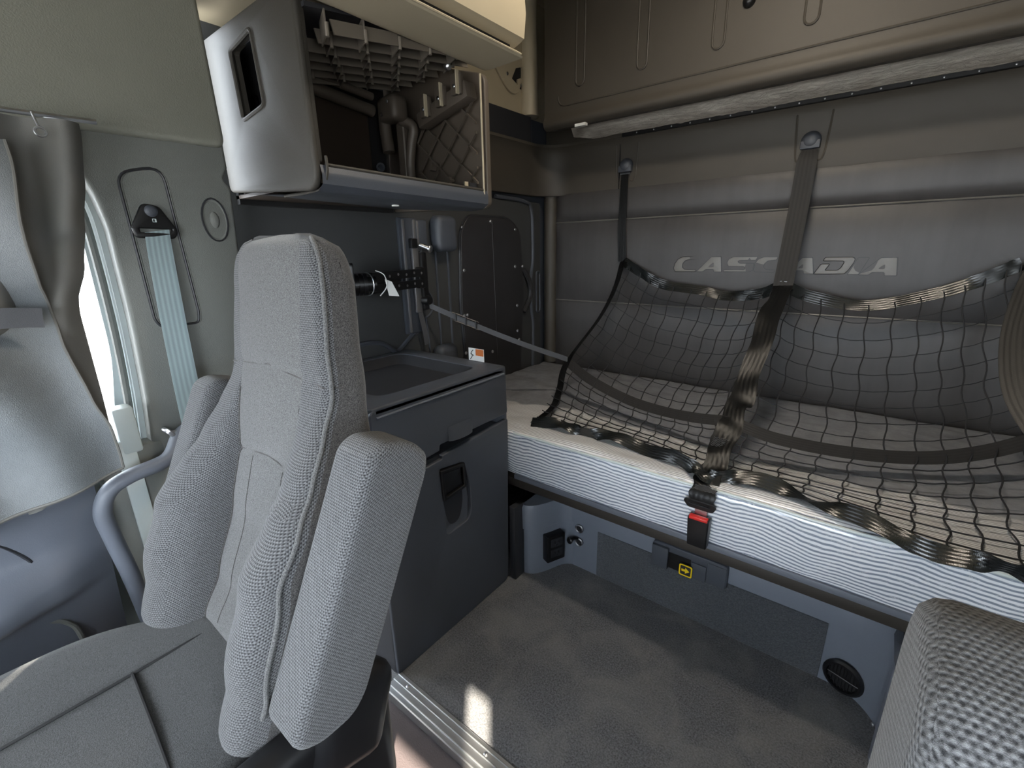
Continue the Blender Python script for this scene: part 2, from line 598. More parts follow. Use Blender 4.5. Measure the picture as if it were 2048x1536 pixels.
# ------------------------------------------------------------------ back wall: quilted vinyl, taupe band, lettering
def quilt(z0, z1, depth, name):
    bm = B()
    x0, x1 = -1.545, XR
    def f(a, b):
        # b across height, a along x
        x = x0 + (x1 - x0) * a
        z = z0 + (z1 - z0) * b
        e = min(1, (x - x0) / .035)
        d = depth * (1 - abs(2 * b - 1) ** 3.2) * math.sqrt(1 - (1 - e) ** 2) + .012
        d += .0022 * noise.noise(V((x * 9, z * 3, z0)))
        return V((x, YB - .035 - d, z))
    grid(bm, f, 80, 22)
    # returns to the wall
    for z in (z0, z1):
        a = [bm.verts.new((x0, YB - .047, z)), bm.verts.new((x1, YB - .047, z)), bm.verts.new((x1, YB, z)), bm.verts.new((x0, YB, z))]
        bm.faces.new(a)
    a = [bm.verts.new((x0, YB - .047, z0)), bm.verts.new((x0, YB - .047, z1)), bm.verts.new((x0, YB, z1)), bm.verts.new((x0, YB, z0))]
    bm.faces.new(a)
    return obj(name, bm, 'quilted_vinyl', wall_back, 50)
quilt(.60, 1.047, .022, 'quilted_panel')
quilt(1.053, 1.488, .026, 'quilted_panel')
quilt(1.494, 1.66, .022, 'quilted_panel')
for z in (1.05, 1.491):
    bm = B(); tube(bm, [(-1.545, YB - .050, z), (XR, YB - .050, z)], .0038, 6)
    tag(obj('piping', bm, 'letter_vinyl', wall_back), 'pale piping along the quilted seam')
bm = B()
tube(bm, [(-1.585, 2.375, .66), (-1.585, 2.375, 1.64)], .040, 20)
obj('corner_bolster', bm, 'taupe_plastic', wall_back)
# taupe band that turns the corner onto the side wall
def band_path(off):
    r = .17
    cx, cy = XL + .03 + r, YB - .045 - r
    P = [(XR, YB - .045 - off), (-.9, YB - .045 - off)]
    for k in range(11):
        a = PI / 2 + k / 10 * PI / 2
        P.append((cx + math.cos(a) * (r - off), cy + math.sin(a) * (r - off)))
    P.append((XL + .03 + off, 1.5))
    P.append((XL + .03 + off, 1.30))
    return P
def wall_strip(bm, path, prof):
    """sweep a (offset, z) profile along the band path"""
    cols = [[bm.verts.new((*p, z)) for p in band_path(off)] for off, z in prof]
    for a, b in zip(cols, cols[1:]):
        for i in range(len(a) - 1):
            bm.faces.new((a[i], a[i + 1], b[i + 1], b[i]))
bm = B()
wall_strip(bm, None, [(-.04, 1.635), (.012, 1.635), (.016, 1.645), (.010, 1.76), (.018, 1.845), (.034, 1.868), (.044, 1.878), (.042, 1.892), (-.04, 1.896)])
obj('taupe_band', bm, 'taupe_plastic', wall_back, 40)
bm = B(); box(bm, XL + .02, XL + .05, 1.3, 2.2, 1.89, 2.02)
obj('shade_return', bm, 'dark_plastic', wall_left)  # dark box puts the shadow on the side wall band into colour
bm = B(); box(bm, -1.1535, -1.1515, YB - .0668, YB - .05, 1.64, 1.872)
obj('band_joint', bm, 'rubber', wall_back)
LET = {'C1':[[(-695,1298),(-786,1298),(-810,1287),(-825,1264),(-829,1241),(-820,1226),(-723,1227),(-717,1235),(-776,1237),(-787,1249),(-785,1266),(-772,1280),(-757,1284),(-704,1284)]],'A1':[[(-718,1227),(-653,1297),(-610,1297),(-601,1227),(-636,1226),(-638,1239),(-674,1238),(-685,1227)],[(-641,1269),(-639,1250),(-661,1250)]],'S':[[(-453,1296),(-554,1296),(-575,1286),(-581,1269),(-574,1253),(-506,1252),(-501,1244),(-504,1239),(-589,1238),(-595,1229),(-482,1229),(-467,1236),(-460,1255),(-467,1267),(-526,1267),(-535,1274),(-528,1280),(-459,1280)]],'C2':[[(-373,1295),(-428,1295),(-450,1286),(-465,1264),(-468,1244),(-459,1229),(-382,1227),(-376,1239),(-416,1241),(-425,1250),(-423,1264),(-411,1277),(-376,1281)]],'A2':[[(-333,1226),(-282,1290),(-244,1291),(-232,1223),(-268,1223),(-271,1237),(-298,1236),(-308,1225)],[(-276,1264),(-274,1248),(-291,1247)]],'D':[[(-199,1291),(-105,1292),(-97,1285),(-100,1270),(-114,1240),(-126,1225),(-232,1223),(-230,1227),(-211,1264),(-180,1265),(-194,1239),(-152,1239),(-141,1249),(-132,1272),(-137,1277),(-206,1277)]],'I':[[(-89,1290),(-52,1290),(-78,1223),(-116,1222)]],'A3':[[(-80,1222),(-17,1289),(33,1290),(42,1221),(4,1220),(2,1233),(-36,1232),(-45,1222)],[(-1,1263),(1,1247),(-18,1247)]]}
for k, loops in LET.items():
    lp = [[(a / 1000, b / 1000) for a, b in l] for l in loops]
    for i in range(len(lp)):
        lp[i] = rr(lp[i], .004, 2)
    plate('embossed_letter', lp, 'y', YB - .0735, .008, 'letter_vinyl', wall_back, .0022)
    bm = B()
    tube(bm, [(a, YB - .0725, b) for a, b in lp[0]], .0016, 5, True)
    tag(obj('letter_outline', bm, 'dark_plastic', wall_back), 'dark pressed groove around the letter')

# ------------------------------------------------------------------ upper bunk folded against the back wall
ub = thing('upper_bunk', 'folded upper bunk with grooved dark taupe underside above the quilted wall', 'bunk', (-.25, 2.1, 1.93))
YU = 2.09
bm = B()
def ubf(a, b):
    x = -1.445 + a * (XR - .01 + 1.445)
    prof = [(0, .10, 1.925), (.02, .03, 1.912), (.06, .004, 1.925), (.09, 0, 1.945), (.16, .012, 1.972), (.2, .014, 1.985), (1, .014, 2.56)]
    y = interp([(p[0], p[1]) for p in prof], b)
    z = interp([(p[0], p[2]) for p in prof], b)
    return V((x, YU + y, z))
grid(bm, ubf, 4, 40)
a = [bm.verts.new(p) for p in ((-1.445, YU + .014, 1.985), (-1.445, YU + .014, 2.56), (-1.445, YU + .12, 2.56), (-1.445, YU + .10, 1.925), (-1.445, YU + .01, 1.93))]
bm.faces.new(a)
obj('panel', bm, 'taupe_plastic', ub)
bm = B()
out = rr([(-1.365, 2.6), (-1.365, 2.005), (XR, 2.005), (XR, 2.6)], [0, .045, 0, 0])
tube(bm, [(x, YU + .013, z) for x, z in out if z < 2.57], .004, 6)
obj('raised_border', bm, 'taupe_plastic', ub)
for x in (-1.245, -.945, -.64, -.335, -.03, .275, .58):
    bm = B()
    P = [(x - .022, YU + .012, 2.56), (x - .022, YU + .012, 2.095)] + [(x - .022 * math.cos(k * PI / 6), YU + .012, 2.095 - .022 * math.sin(k * PI / 6)) for k in range(1, 6)] + [(x + .022, YU + .012, 2.095), (x + .022, YU + .012, 2.56)]
    tube(bm, P, .0042, 6)
    obj('groove', bm, 'taupe_plastic', ub)
bm = B(); p = sv(1495, 5, 'y', YU - .01); dome(bm, (p.x, YU + .014, p.z + .012), (0, -1, 0), .022, .022, 18)
tag(obj('knob', bm, 'black_plastic', ub), 'black round knob')
bm = B(); p = sv(1160, 249, 'y', YU - .002); box(bm, p.x - .028, p.x + .028, YU - .004, YU + .02, p.z - .006, p.z + .006)
tag(obj('sticker', bm, 'white_paper', ub), 'small white sticker')
# its mattress in clear film, and hinge rail
bm = B()
def fm(a, b):
    x = -1.40 + a * (XR - .02 + 1.40)
    y = YU + .165 + b * .055
    z = 1.968 - .080 * b - .004 * math.sin(PI * b) + .004 * noise.noise(V((x * 14, y * 50, 1))) + .003 * noise.noise(V((x * 45, y * 90, 4)))
    if a < .05:
        z += (.05 - a) * .5
    return V((x, y, z))
vs = grid(bm, fm, 260, 16)
obj('film_wrapped_mattress', bm, 'crumpled_film', ub, 80)
bm = B(); box(bm, -1.40, XR - .02, YU + .175, YU + .24, 1.97, 2.5, .01)
obj('mattress_body', bm, 'crumpled_film', ub)
hr = thing('hinge_rail', 'black perforated hinge rail under the folded upper bunk', 'rail', (-.2, 2.34, 1.88))
bm = B(); box(bm, -1.13, XR, 2.318, 2.336, 1.874, 1.892, .002, 1)
obj('rail', bm, 'black_plastic', hr)
bm = B(); tube(bm, [(-1.13, 2.316, 1.893), (XR, 2.316, 1.893)], .0028, 6)
obj('bead', bm, 'cream_plastic', hr)
for k in range(24):
    screw('rivet', (-1.05 + k * .085, 2.3175, 1.882), (0, -1, 0), .0035, hr, 'steel', .002)

# ------------------------------------------------------------------ strap anchors on the taupe band
YA = YB - .062
def anchor(x, z, label, k=1.22):
    a = thing('strap_anchor', label, 'hook', (x, YA, z), 'hooks holding the bunk net straps')
    bm = B()
    P = [(x - .05 * k, YA, z + .115), (x - .046 * k, YA + .002, z + .02), (x - .04 * k, YA + .003, z - .045 * k), (x - .03 * k, YA + .003, z - .058 * k), (x - .018 * k, YA + .003, z - .052 * k)]
    tube(bm, cr(P, 4), .0042, 6)
    tube(bm, cr([(2 * x - p[0], p[1], p[2]) for p in P], 4), .0042, 6)
    obj('recess_edge', bm, 'taupe_plastic', a)
    bm = B()
    lathe(bm, [(.029 * k, 0), (.029 * k, .010), (.024 * k, .022), (.014 * k, .030), (0, .032)], (x, YA + .004, z + .004), (0, -1, 0), 20)
    box(bm, x - .0285 * k, x + .0285 * k, YA - .022, YA + .004, z - .022 * k, z + .004, .004, 2)
    tag(obj('hook_cover', bm, 'charcoal_plastic', a), 'rounded dark hook cover')
    bm = B(); tube(bm, [(x - .026, YA - .010, z - .034), (x + .026, YA - .010, z - .034)], .005, 8)
    tag(obj('pin', bm, 'steel', a), 'steel pin')
    return a
AL, AC, AR = (-1.115, 1.742), (-.315, 1.742), (.485, 1.742)
anchor(*AL, 'left strap hook on the taupe band, nearest the overhead cabinet')
anchor(*AC, 'middle strap hook on the taupe band above the lettering')
anchor(*AR, 'right strap hook on the taupe band, beyond the lettering')

# ------------------------------------------------------------------ bed base, frame, mattress
base = thing('bunk_skirt', 'grey plastic bunk base panel with socket, latch and round vent', 'bed base', (-.4, 1.5, 0))
YP = 1.495
def base_path(out=0):
    pts = [(-1.02, 1.325), (-.995, 1.328), (-.968, 1.35), (-.94, 1.40), (-.915, 1.46), (-.885, 1.49), (-.84, YP), (-.6, YP), (-.2, YP), (.05, YP), (.12, 1.485), (.175, 1.44), (.2, 1.38), (.21, 1.25), (.6, 1.24), (XR, 1.24)]
    return [(p.x, p.y) for p in cr([(x, y, 0) for x, y in pts], 5)]
BP = base_path()
bm = B()
prev = None
tab = [(-.01, 0), (.218, .004), (.223, -.010), (.325, -.012), (.335, -.004), (.337, .10)]
for z, off in tab:
    row = [bm.verts.new((x + (0 if x > -.9 else 0), y + off, z)) for x, y in BP]
    if prev:
        for i in range(len(row) - 1):
            bm.faces.new((prev[i], prev[i + 1], row[i + 1], row[i]))
    prev = row
obj('base_panel', bm, 'base_plastic', base, 40)
bm = B(); box(bm, -1.043, -1.014, 1.262, 1.325, 0, .345, .004, 2); 
tag(obj('side_post', bm, 'dark_plastic', base), 'dark upright post beside the cabinet')
bm = B(); box(bm, .225, XR - .005, 1.262, 1.6, .01, .405)
obj('side_box', bm, 'dark_plastic', base)
plate('carpet_patch', [rect(-.757, .043, .002, .217, .004)], 'y', YP - .004, .012, 'patch_carpet', base, .002)
# rounded latch housing set into the rail
lt = plate('latch_housing', [rr([(-.515, .212), (-.25, .212), (-.25, .298), (-.515, .298)], [.0, .0, .018, .018])], 'y', YP - .030, .022, 'charcoal_plastic', base, .003)
for x0, x1, d in ((-.512, -.452, .012), (-.315, -.253, .003), (-.37, -.318, .006)):
    bm = B(); box(bm, x0, x1, YP - .030 - d, YP - .02, .206 if d < .01 else .2, .288 - (.02 if d == .006 else 0), .003)
    obj('grip_block', bm, 'charcoal_plastic', lt)
bm = B(); box(bm, -.452, -.372, YP - .032, YP - .028, .208, .272)
obj('grip_hollow', bm, 'black_plastic', lt)
tg = plate('latch_tag', [rect(-.408, -.362, .206, .252, .007)], 'y', YP - .042, .006, 'dark_plastic', base, .001)
tag(tg, 'yellow bordered arrow tag')
plate('tag_border', [rect(-.408, -.362, .206, .252, .007), rect(-.4035, -.3665, .2105, .2475, .005)], 'y', YP - .0428, .0012, 'yellow_paint', tg)
plate('arrow', [[(-.399, .2245), (-.386, .2245), (-.386, .217), (-.371, .229), (-.386, .241), (-.386, .2335), (-.399, .2335)]], 'y', YP - .0428, .0012, 'yellow_paint', tg)
# socket box on the left return (sits on the slanted face)
sb_n = V((.92, -.39, 0)); sb_t = V((.39, .92, 0))
def on_slant(t, h, z):
    p = V((-.938, 1.408, 0)) + sb_t * t + sb_n * h
    return V((p.x, p.y, z))
sk = thing('power_socket', 'black power socket box on the grey bunk base panel', 'socket', on_slant(0, 0, .09))
Ms = Matrix(((sb_t.x, 0, sb_n.x, -.938 + .0), (sb_t.y, 0, sb_n.y, 1.408), (0, 1, 0, 0), (0, 0, 0, 1)))
def slant_plate(name, loops, h, th, m, par, bev=0):
    return plate(name, loops, None, 0, th, m, par, bev, Ms @ Matrix.Translation((0, 0, h)))
so_ = slant_plate('housing', [rect(-.035, .055, .062, .188, .006)], .034, .04, 'black_plastic', sk, .004)
for z in (.085, .135):
    s2 = slant_plate('outlet', [rect(-.018, .04, z, z + .038, .004), rect(-.002, .004, z + .016, z + .028), rect(.016, .022, z + .016, z + .028), rect(.007, .013, z + .006, z + .012)], .0365, .003, 'dark_plastic', sk, .0005)
for i, (z, lab) in enumerate(((.200, 'upper'), (.134, 'lower'))):
    k = thing('headset_jack', lab + ' chrome-ringed round jack beside the black power socket', 'jack', (-.841, YP - .002, z))
    bm = B(); tube(bm, [(-.841 + .016 * math.cos(q * PI / 10), YP - .010, z + .016 * math.sin(q * PI / 10)) for q in range(20)], .0032, 6, True)
    obj('ring', bm, 'steel', k)
    bm = B(); lathe(bm, [(.014, 0), (.014, .004), (.006, .004), (.005, .002), (0, .002)], (-.841, YP - .006, z), (0, -1, 0), 16)
    obj('insert', bm, 'dark_plastic', k)
    if i:
        bm = B(); tube(bm, [(-.846, YP - .008, z + .014), (-.856, YP - .03, z + .024), (-.862, YP - .045, z + .022)], .006, 8)
        lathe(bm, [(.014, 0), (.015, .006), (.012, .010)], (-.862, YP - .045, z + .02), (-.3, -1, .1), 14)
        tag(obj('cap', bm, 'black_plastic', k), 'black cap hanging open')
# round air vent
vt = thing('air_vent', 'round black slatted air vent low on the bunk base', 'vent', (.115, 1.478, .055))
vn = V((-.30, -.95, 0)).normalized()
vc = V((.105, 1.481, .056))
vs_ = V((vn.y * -1, vn.x, 0)); vs_ = V((-vn.y, vn.x, 0))
bm = B(); lathe(bm, [(.056, 0), (.056, .006), (.050, .012), (.044, .012), (.042, .004), (.040, -.002)], vc, vn, 28)
obj('ring', bm, 'black_plastic', vt)
bm = B(); lathe(bm, [(.041, 0), (.041, .002)], vc, vn, 24)
obj('back_disc', bm, 'rubber', vt)
for k in range(-4, 5):
    h = math.sqrt(.041 ** 2 - (k * .0092) ** 2)
    bm = B()
    c = vc + vs_ * k * .0092 + vn * .006
    tube(bm, [c + V((0, 0, -h)), c + V((0, 0, h))], .0016, 5)
    obj('slat', bm, 'black_plastic', vt)
bm = B(); tube(bm, [vc + vs_ * -.041 + vn * .008, vc + vs_ * .041 + vn * .008], .002, 5)
obj('cross_bar', bm, 'black_plastic', vt)
screw('screw', (.185, 1.40, .012), (-.8, -.5, .2), .006, base)

fr = thing('bed_frame', 'dark board bed frame under the striped mattress', 'bed frame', (-.3, 1.35, .42))
bm = B(); box(bm, -1.60, XR, 1.304, YB - .05, .418, .456, .003)
obj('board', bm, 'underbed_board', fr)
bm = B(); box(bm, -1.040, XR, 1.296, 1.312, .457, .477, .003, 2)
obj('front_rail', bm, 'blue_grey_plastic', fr)

mt = thing('mattress', 'white striped mattress in clear plastic on the lower bunk', 'mattress', (-.3, 1.8, .47))
MY0, MY1, MZ0, MZ1 = 1.298, 2.345, .478, .662
prof = [(MY0 + .006, MZ0), (MY0, MZ0 + .02), (MY0 - .003, MZ0 + .09), (MY0, MZ1 - .03), (MY0 + .006, MZ1 - .012), (MY0 + .018, MZ1 - .002), (MY0 + .04, MZ1 + .002)]
for k in range(1, 60):
    prof.append((MY0 + .04 + (MY1 - .06 - MY0) * k / 60, MZ1 + .002))
prof += [(MY1 - .008, MZ1 - .006), (MY1, MZ1 - .03), (MY1, MZ0)]
PL = [0]
for a, b in zip(prof, prof[1:]):
    PL.append(PL[-1] + math.hypot(b[0] - a[0], b[1] - a[1]))
NM = 150
def mf(a, b):
    j = round(b * (len(prof) - 1))
    y, z = prof[j]
    x = -1.59 + a * (XR - .02 + 1.59)
    if z > MZ1 - .001:
        z += .006 * noise.noise(V((x * 4 + y * 5, y * 9 - x * 2, 0))) + .004 * noise.noise(V((x * 13 + y * 9, y * 22, 3)))
    elif y < MY0 + .01 and z < MZ1 - .02 and j > 0:
        y += .004 * noise.noise(V((x * 5, z * 20, 5)))
    return V((x, y, z))
bm = B()
grid(bm, mf, NM, len(prof) - 1, lambda a, b: (a * 2.6, PL[round(b * (len(prof) - 1))]))
o = obj('ticking', bm, 'wrapped_ticking', mt, 75)
bm = B(); box(bm, -1.585, XR - .025, MY0 + .01, MY1 - .01, MZ0, MZ1 - .02)
obj('core', bm, 'white_trim', mt)
bm = B(); tube(bm, [(-1.04 + k * .1, MY0 + .002 + .002 * math.sin(k), MZ1 - .008 + .002 * math.sin(k * 1.7)) for k in range(21)], .005, 8)
tag(obj('piping', bm, 'white_trim', mt), 'white piped front edge')
# ------------------------------------------------------------------ storage cabinet behind the seat
XC = -1.045
cb = thing('storage_cabinet', 'charcoal plastic storage cabinet with tray top between seat and bunk', 'cabinet', (-1.3, .95, 0))
plate('side_panel', [rr([(.672, 0), (1.252, 0), (1.272, .70), (1.272, .722), (.925, .700), (.925, .688), (.672, .676)], [.004, .03, .01, .006, .004, .004, .01]),
      rr([(.912, .655), (1.022, .640), (1.048, .560), (1.050, .44), (1.036, .405), (.925, .395)], [.006, .02, .02, .02, .03, .02])], 'x', XC, .02, 'charcoal_plastic', cb, .004)
bm = B(); box(bm, -1.60, XC - .014, .672, 1.262, 0, .70)
obj('carcass', bm, 'dark_plastic', cb)
bm = B()  # scooped recess behind the latch
def scoop(a, b):
    z = .655 - b * .265
    y = .912 + a * (.112 + .03 * min(1, b * 1.6) - .02 * b)
    d = .012 + .022 * math.sin(PI * min(1, a * 1.0)) * (1 - b) ** .5 + (.0 if b < .97 else -.012)
    return V((XC - d * .7 - .001, y, z))
grid(bm, scoop, 12, 16)
obj('latch_scoop', bm, 'charcoal_plastic', cb, 60)
# lid
lid = plate('lid', [rr([(.672, .700), (.915, .722), (.918, .742), (1.268, .748), (1.262, .93), (.672, .93)], [.008, .004, .004, .012, .05, .02])], 'x', XC + .003, .022, 'charcoal_plastic', cb, .005)
bm = B()
def notch(a, b):
    y = .955 + a * .115
    z = .742 + b * .05
    return V((XC + .004 + .016 * (1 - b) * math.sin(PI * a) ** .5, y, z))
grid(bm, notch, 14, 6)
tag(obj('lid_grip', bm, 'charcoal_plastic', lid), 'raised finger grip at the lid edge')
bm = B()
o1 = rect(-1.60, XC + .003, .672, 1.262, .02)
obj_ = plate('tray_top', [o1, rr([(-1.56, .76), (-1.12, .76), (-1.12, 1.19), (-1.56, 1.19)], .05)], 'z', .935, .024, 'charcoal_plastic', cb, .005)
bm = B()
i1 = rr([(-1.56, .76), (-1.12, .76), (-1.12, 1.19), (-1.56, 1.19)], .05)
i2 = rr([(-1.53, .79), (-1.15, .79), (-1.15, 1.16), (-1.53, 1.16)], .04)
A = [bm.verts.new((x, y, .932)) for x, y in i1]
A2 = [bm.verts.new((x, y, .900)) for x, y in i2]
for k in range(len(A)):
    bm.faces.new((A[k], A[(k + 1) % len(A)], A2[(k + 1) % len(A)], A2[k]))
bm.faces.new(A2)
obj('tray_well', bm, 'dark_plastic', cb, 30)
bm = B(); tube(bm, [(XC + .004, .69, .905), (XC + .004, 1.25, .908)], .004, 6)
obj('rim_bead', bm, 'blue_grey_plastic', cb)
bm = B(); box(bm, -1.60, -1.06, 1.262, 1.29, .60, .93, .012, 3)
obj('end_return', bm, 'charcoal_plastic', cb)
# latch
lh = plate('latch', [rr([(.908, .652), (1.022, .640), (1.026, .545), (.916, .535)], .006), rr([(.922, .638), (1.010, .628), (1.013, .556), (.926, .548)], .005)], 'x', XC + .008, .014, 'black_plastic', cb, .002)
plate('paddle', [rr([(.926, .634), (1.006, .624), (1.008, .562), (.930, .553)], .004)], 'x', XC + .001, .01, 'black_plastic', lh, .003)
# label standing at the far end of the worktop
lo = sv(975, 716, 'y', 1.275)
bm = B(); box(bm, -1.225, -1.145, 1.2585, 1.2600, .936, .985)
wl = obj('warning_label', bm, 'white_paper', None); tag(wl, 'small white and orange warning label at far end of the cabinet top', 'label')
bm = B(); box(bm, -1.186, -1.147, 1.2565, 1.2585, .958, .983); obj('orange_panel', bm, 'orange_print', wl)
bm = B(); tube(bm, cr([(-1.216, 1.2575, .940), (-1.205, 1.2575, .955), (-1.211, 1.2575, .966), (-1.2, 1.2575, .978)], 4), .0015, 5); tube(bm, [(-1.213, 1.2575, .962), (-1.197, 1.2575, .957)], .0015, 5); obj('figure_print', bm, 'black_plastic', wl)

# ------------------------------------------------------------------ left side wall fittings
XW = -1.612
plate('inner_wall_panel', [rr([(.62, .5), (2.30, .5), (2.30, 1.60), (.62, 1.60)], .02), ], 'x', XW, .03, 'wall_plastic', wall_left, .003)
for (ya, za), (yb, zb) in (((1.47, 1.50), (1.47, .80)), ((1.545, 1.50), (1.545, .80))):
    bm = B(); tube(bm, [(XW + .002, ya, za), (XW + .002, yb, zb)], .006, 8)
    obj('wall_rib', bm, 'charcoal_plastic', wall_left)
bm = B(); tube(bm, [(XW + .002, 1.385 + .05 * math.sin(k * PI / 10), 1.12 + .06 * math.cos(k * PI / 10)) for k in range(11)], .005, 8)
tube(bm, [(XW + .002, 1.385, 1.38), (XW + .002, 1.385, 1.18)], .005, 8); tube(bm, [(XW + .002, 1.385, 1.06), (XW + .002, 1.40, .88)], .005, 8)
obj('wall_rib', bm, 'charcoal_plastic', wall_left)
bm = B()
tube(bm, cr([(XW, .80, .945), (XW + .004, 1.0, .99), (XW + .006, 1.12, .985), (XW + .004, 1.19, .94), (XW, 1.22, .935), (XW, 1.30, .99), (XW, 1.33, 1.0)], 5), .010, 8)
obj('wall_swell', bm, 'charcoal_plastic', wall_left)
# window cover with snaps
cv = thing('window_cover', 'black vinyl window cover with chrome snaps on the side wall', 'cover', (XW, 1.87, .70))
cov = rr([(1.635, .68), (2.075, .64), (2.115, 1.12), (2.09, 1.44), (2.0, 1.508), (1.68, 1.508), (1.63, 1.44), (1.61, 1.1)], [.03, .03, .05, .04, .06, .06, .04, .05])
plate('panel', [cov], 'x', XW + .016, .016, 'screen_cover', cv, .005)
bm = B(); tube(bm, [(XW + .006, y, z) for y, z in cov], .008, 6, True)
obj('edge_bead', bm, 'dark_plastic', cv)
bm = B(); tube(bm, [(XW + .014, 1.855, 1.49), (XW + .014, 1.87, .70)], .004, 6)
obj('fold_line', bm, 'screen_cover', cv)
for u, v in ((924, 455), (981, 443), (1030, 459), (928, 541), (1030, 533), (1045, 533), (1034, 611), (929, 631), (935, 630), (1035, 661), (1038, 679), (932, 706), (941, 706), (985, 703)):
    p = sv(u, v, 'x', XW + .017)
    bm = B(); dome(bm, p, (1, 0, 0), .0085, .006, 12)
    obj('snap', bm, 'steel', cv)
bm = B(); tube(bm, cr([(XW + .01, 2.12, 1.24), (XW + .016, 2.17, 1.17), (XW + .016, 2.175, 1.08), (XW + .01, 2.12, 1.00)], 5), .014, 8)
obj('pull_tab', bm, 'screen_cover', cv)
bm = B()
tube(bm, cr([(XW + .004, 1.90, 1.61), (XW + .004, 2.14, 1.60), (XW + .004, 2.21, 1.55), (XW + .004, 2.22, 1.30), (XW + .004, 2.20, 1.20), (XW + .004, 2.20, 1.02), (XW + .004, 2.22, .90), (XW + .004, 2.21, .66)], 6), .010, 8)
obj('recess_edge', bm, 'charcoal_plastic', wall_left)
bm = B(); tube(bm, rr([(0, 0)] * 0, 0) if 0 else [(XW + .004, y, z) for y, z in rr([(2.255, .98), (2.29, .98), (2.29, 1.22), (2.255, 1.22)], .016)], .005, 8, True)
obj('slot_edge', bm, 'charcoal_plastic', wall_left)
# bumper block and lower bumper
bm = B(); box(bm, XW, XW + .07, 1.435, 1.56, 1.345, 1.50, .028, 5)
tag(obj('bumper_block', bm, 'charcoal_plastic'), 'rounded charcoal bumper block high on the side wall by the mount', 'bumper')
bm = B(); box(bm, XW, XW + .07, 1.40, 1.53, .80, .925, .035, 5)
tag(obj('bumper_block', bm, 'charcoal_plastic'), 'rounded charcoal bumper block low on the side wall above the cabinet end', 'bumper')

# screen mount
mn = thing('screen_mount', 'black folding screen mount arm on a silver wall rail', 'mount', (XW, 1.32, 1.0))
bm = B(); box(bm, XW, XW + .016, 1.262, 1.36, 1.0, 1.485, .004, 2); box(bm, XW, XW + .022, 1.345, 1.412, 1.365, 1.478, .006, 3)
obj('rail', bm, 'charcoal_plastic', mn)
for y, z0, z1 in ((1.276, 1.005, 1.478), (1.334, 1.37, 1.478), (1.352, 1.35, 1.474)):
    bm = B(); box(bm, XW + .012, XW + .024, y, y + .012, z0, z1, .003, 2)
    obj('bright_edge', bm, 'satin_silver', mn)
bm = B(); box(bm, XW + .018, XW + .034, 1.312, 1.345, 1.09, 1.37, .004, 2)
obj('slide', bm, 'satin_silver', mn)
bm = B(); box(bm, XW + .018, XW + .04, 1.306, 1.338, 1.362, 1.402, .004, 2); box(bm, XW + .02, XW + .06, 1.318, 1.352, 1.195, 1.285, .006, 2); box(bm, XW + .018, XW + .05, 1.345, 1.375, 1.10, 1.345, .006, 2)
obj('clamp', bm, 'black_plastic', mn)
bm = B(); tube(bm, [(XW + .04, 1.345, 1.375), (XW + .07, 1.375, 1.358)], .012, 12); dome(bm, (XW + .07, 1.375, 1.358), (.7, .3, -.2), .018, .012, 14)
obj('release_knob', bm, 'steel', mn)
A0, A1 = V((-1.565, 1.325, 1.0)), V((-1.47, 1.01, 1.0))
for z, w in ((1.262, .016), (1.218, .016)):
    bm = B()
    d = (A1 - A0)
    solid(bm, [A0 + V((0, 0, z - 1 - w)), A0 + V((.016, .006, z - 1 - w)), A0 + V((.016, .006, z - 1 + w)), A0 + V((0, 0, z - 1 + w))],
          [A1 + V((0, 0, z - 1 - w)), A1 + V((.016, .006, z - 1 - w)), A1 + V((.016, .006, z - 1 + w)), A1 + V((0, 0, z - 1 + w))])
    obj('arm', bm, 'black_plastic', mn)
    for k in range(5):
        p = A0 + d * (.02 + k * .17) + V((.017, .006, z - 1 + (.002 if k % 2 else -.002)))
        screw('stud', p, (1, .3, 0), .0055, mn)
bm = B()
lathe(bm, [(.040, 0), (.040, .018), (.034, .018), (.034, .024), (.040, .024), (.040, .034), (.034, .034), (.034, .04), (.040, .04), (.040, .052), (.028, .052), (.028, .085)], (-1.492, .950, 1.238), (.45, .89, 0), 22)
obj('swivel', bm, 'black_plastic', mn)
bm = B(); tube(bm, [(-1.462 + .041 * math.cos(k * PI / 10) - .008, 1.0, 1.238 + .041 * math.sin(k * PI / 10)) for k in range(20)], .0022, 6, True)
obj('ring', bm, 'steel', mn)
pl = plate('face_plate', [rect(-.06, .06, -.075, .075, .012)], None, 0, .012, 'black_plastic', mn, .002,
           Matrix.Translation((-1.494, .944, 1.240)) @ Matrix.Rotation(math.radians(-27), 4, 'Z') @ FR['y'](0))
plate('print_mark', [rect(-.002, .006, -.004, .012), rect(.02, .03, .03, .034)], None, 0, .001, 'white_paper', mn, 0,
      Matrix.Translation((-1.4975, .9375, 1.240)) @ Matrix.Rotation(math.radians(-27), 4, 'Z') @ FR['y'](0))
bm = B(); tube(bm, cr([(-1.455, 1.03, 1.285), (-1.42, 1.04, 1.27), (-1.41, 1.04, 1.23), (-1.44, 1.03, 1.195)], 5), .002, 5)
a = [bm.verts.new(p) for p in ((-1.418, 1.04, 1.255), (-1.405, 1.06, 1.245), (-1.400, 1.085, 1.19), (-1.415, 1.05, 1.195))]
b_ = [bm.verts.new(q.co + V((.001, -.001, 0))) for q in a]
bm.faces.new(a); bm.faces.new(b_[::-1])
tag(obj('cable_tie_tag', bm, 'white_paper', mn), 'white cable tie with paper tag')
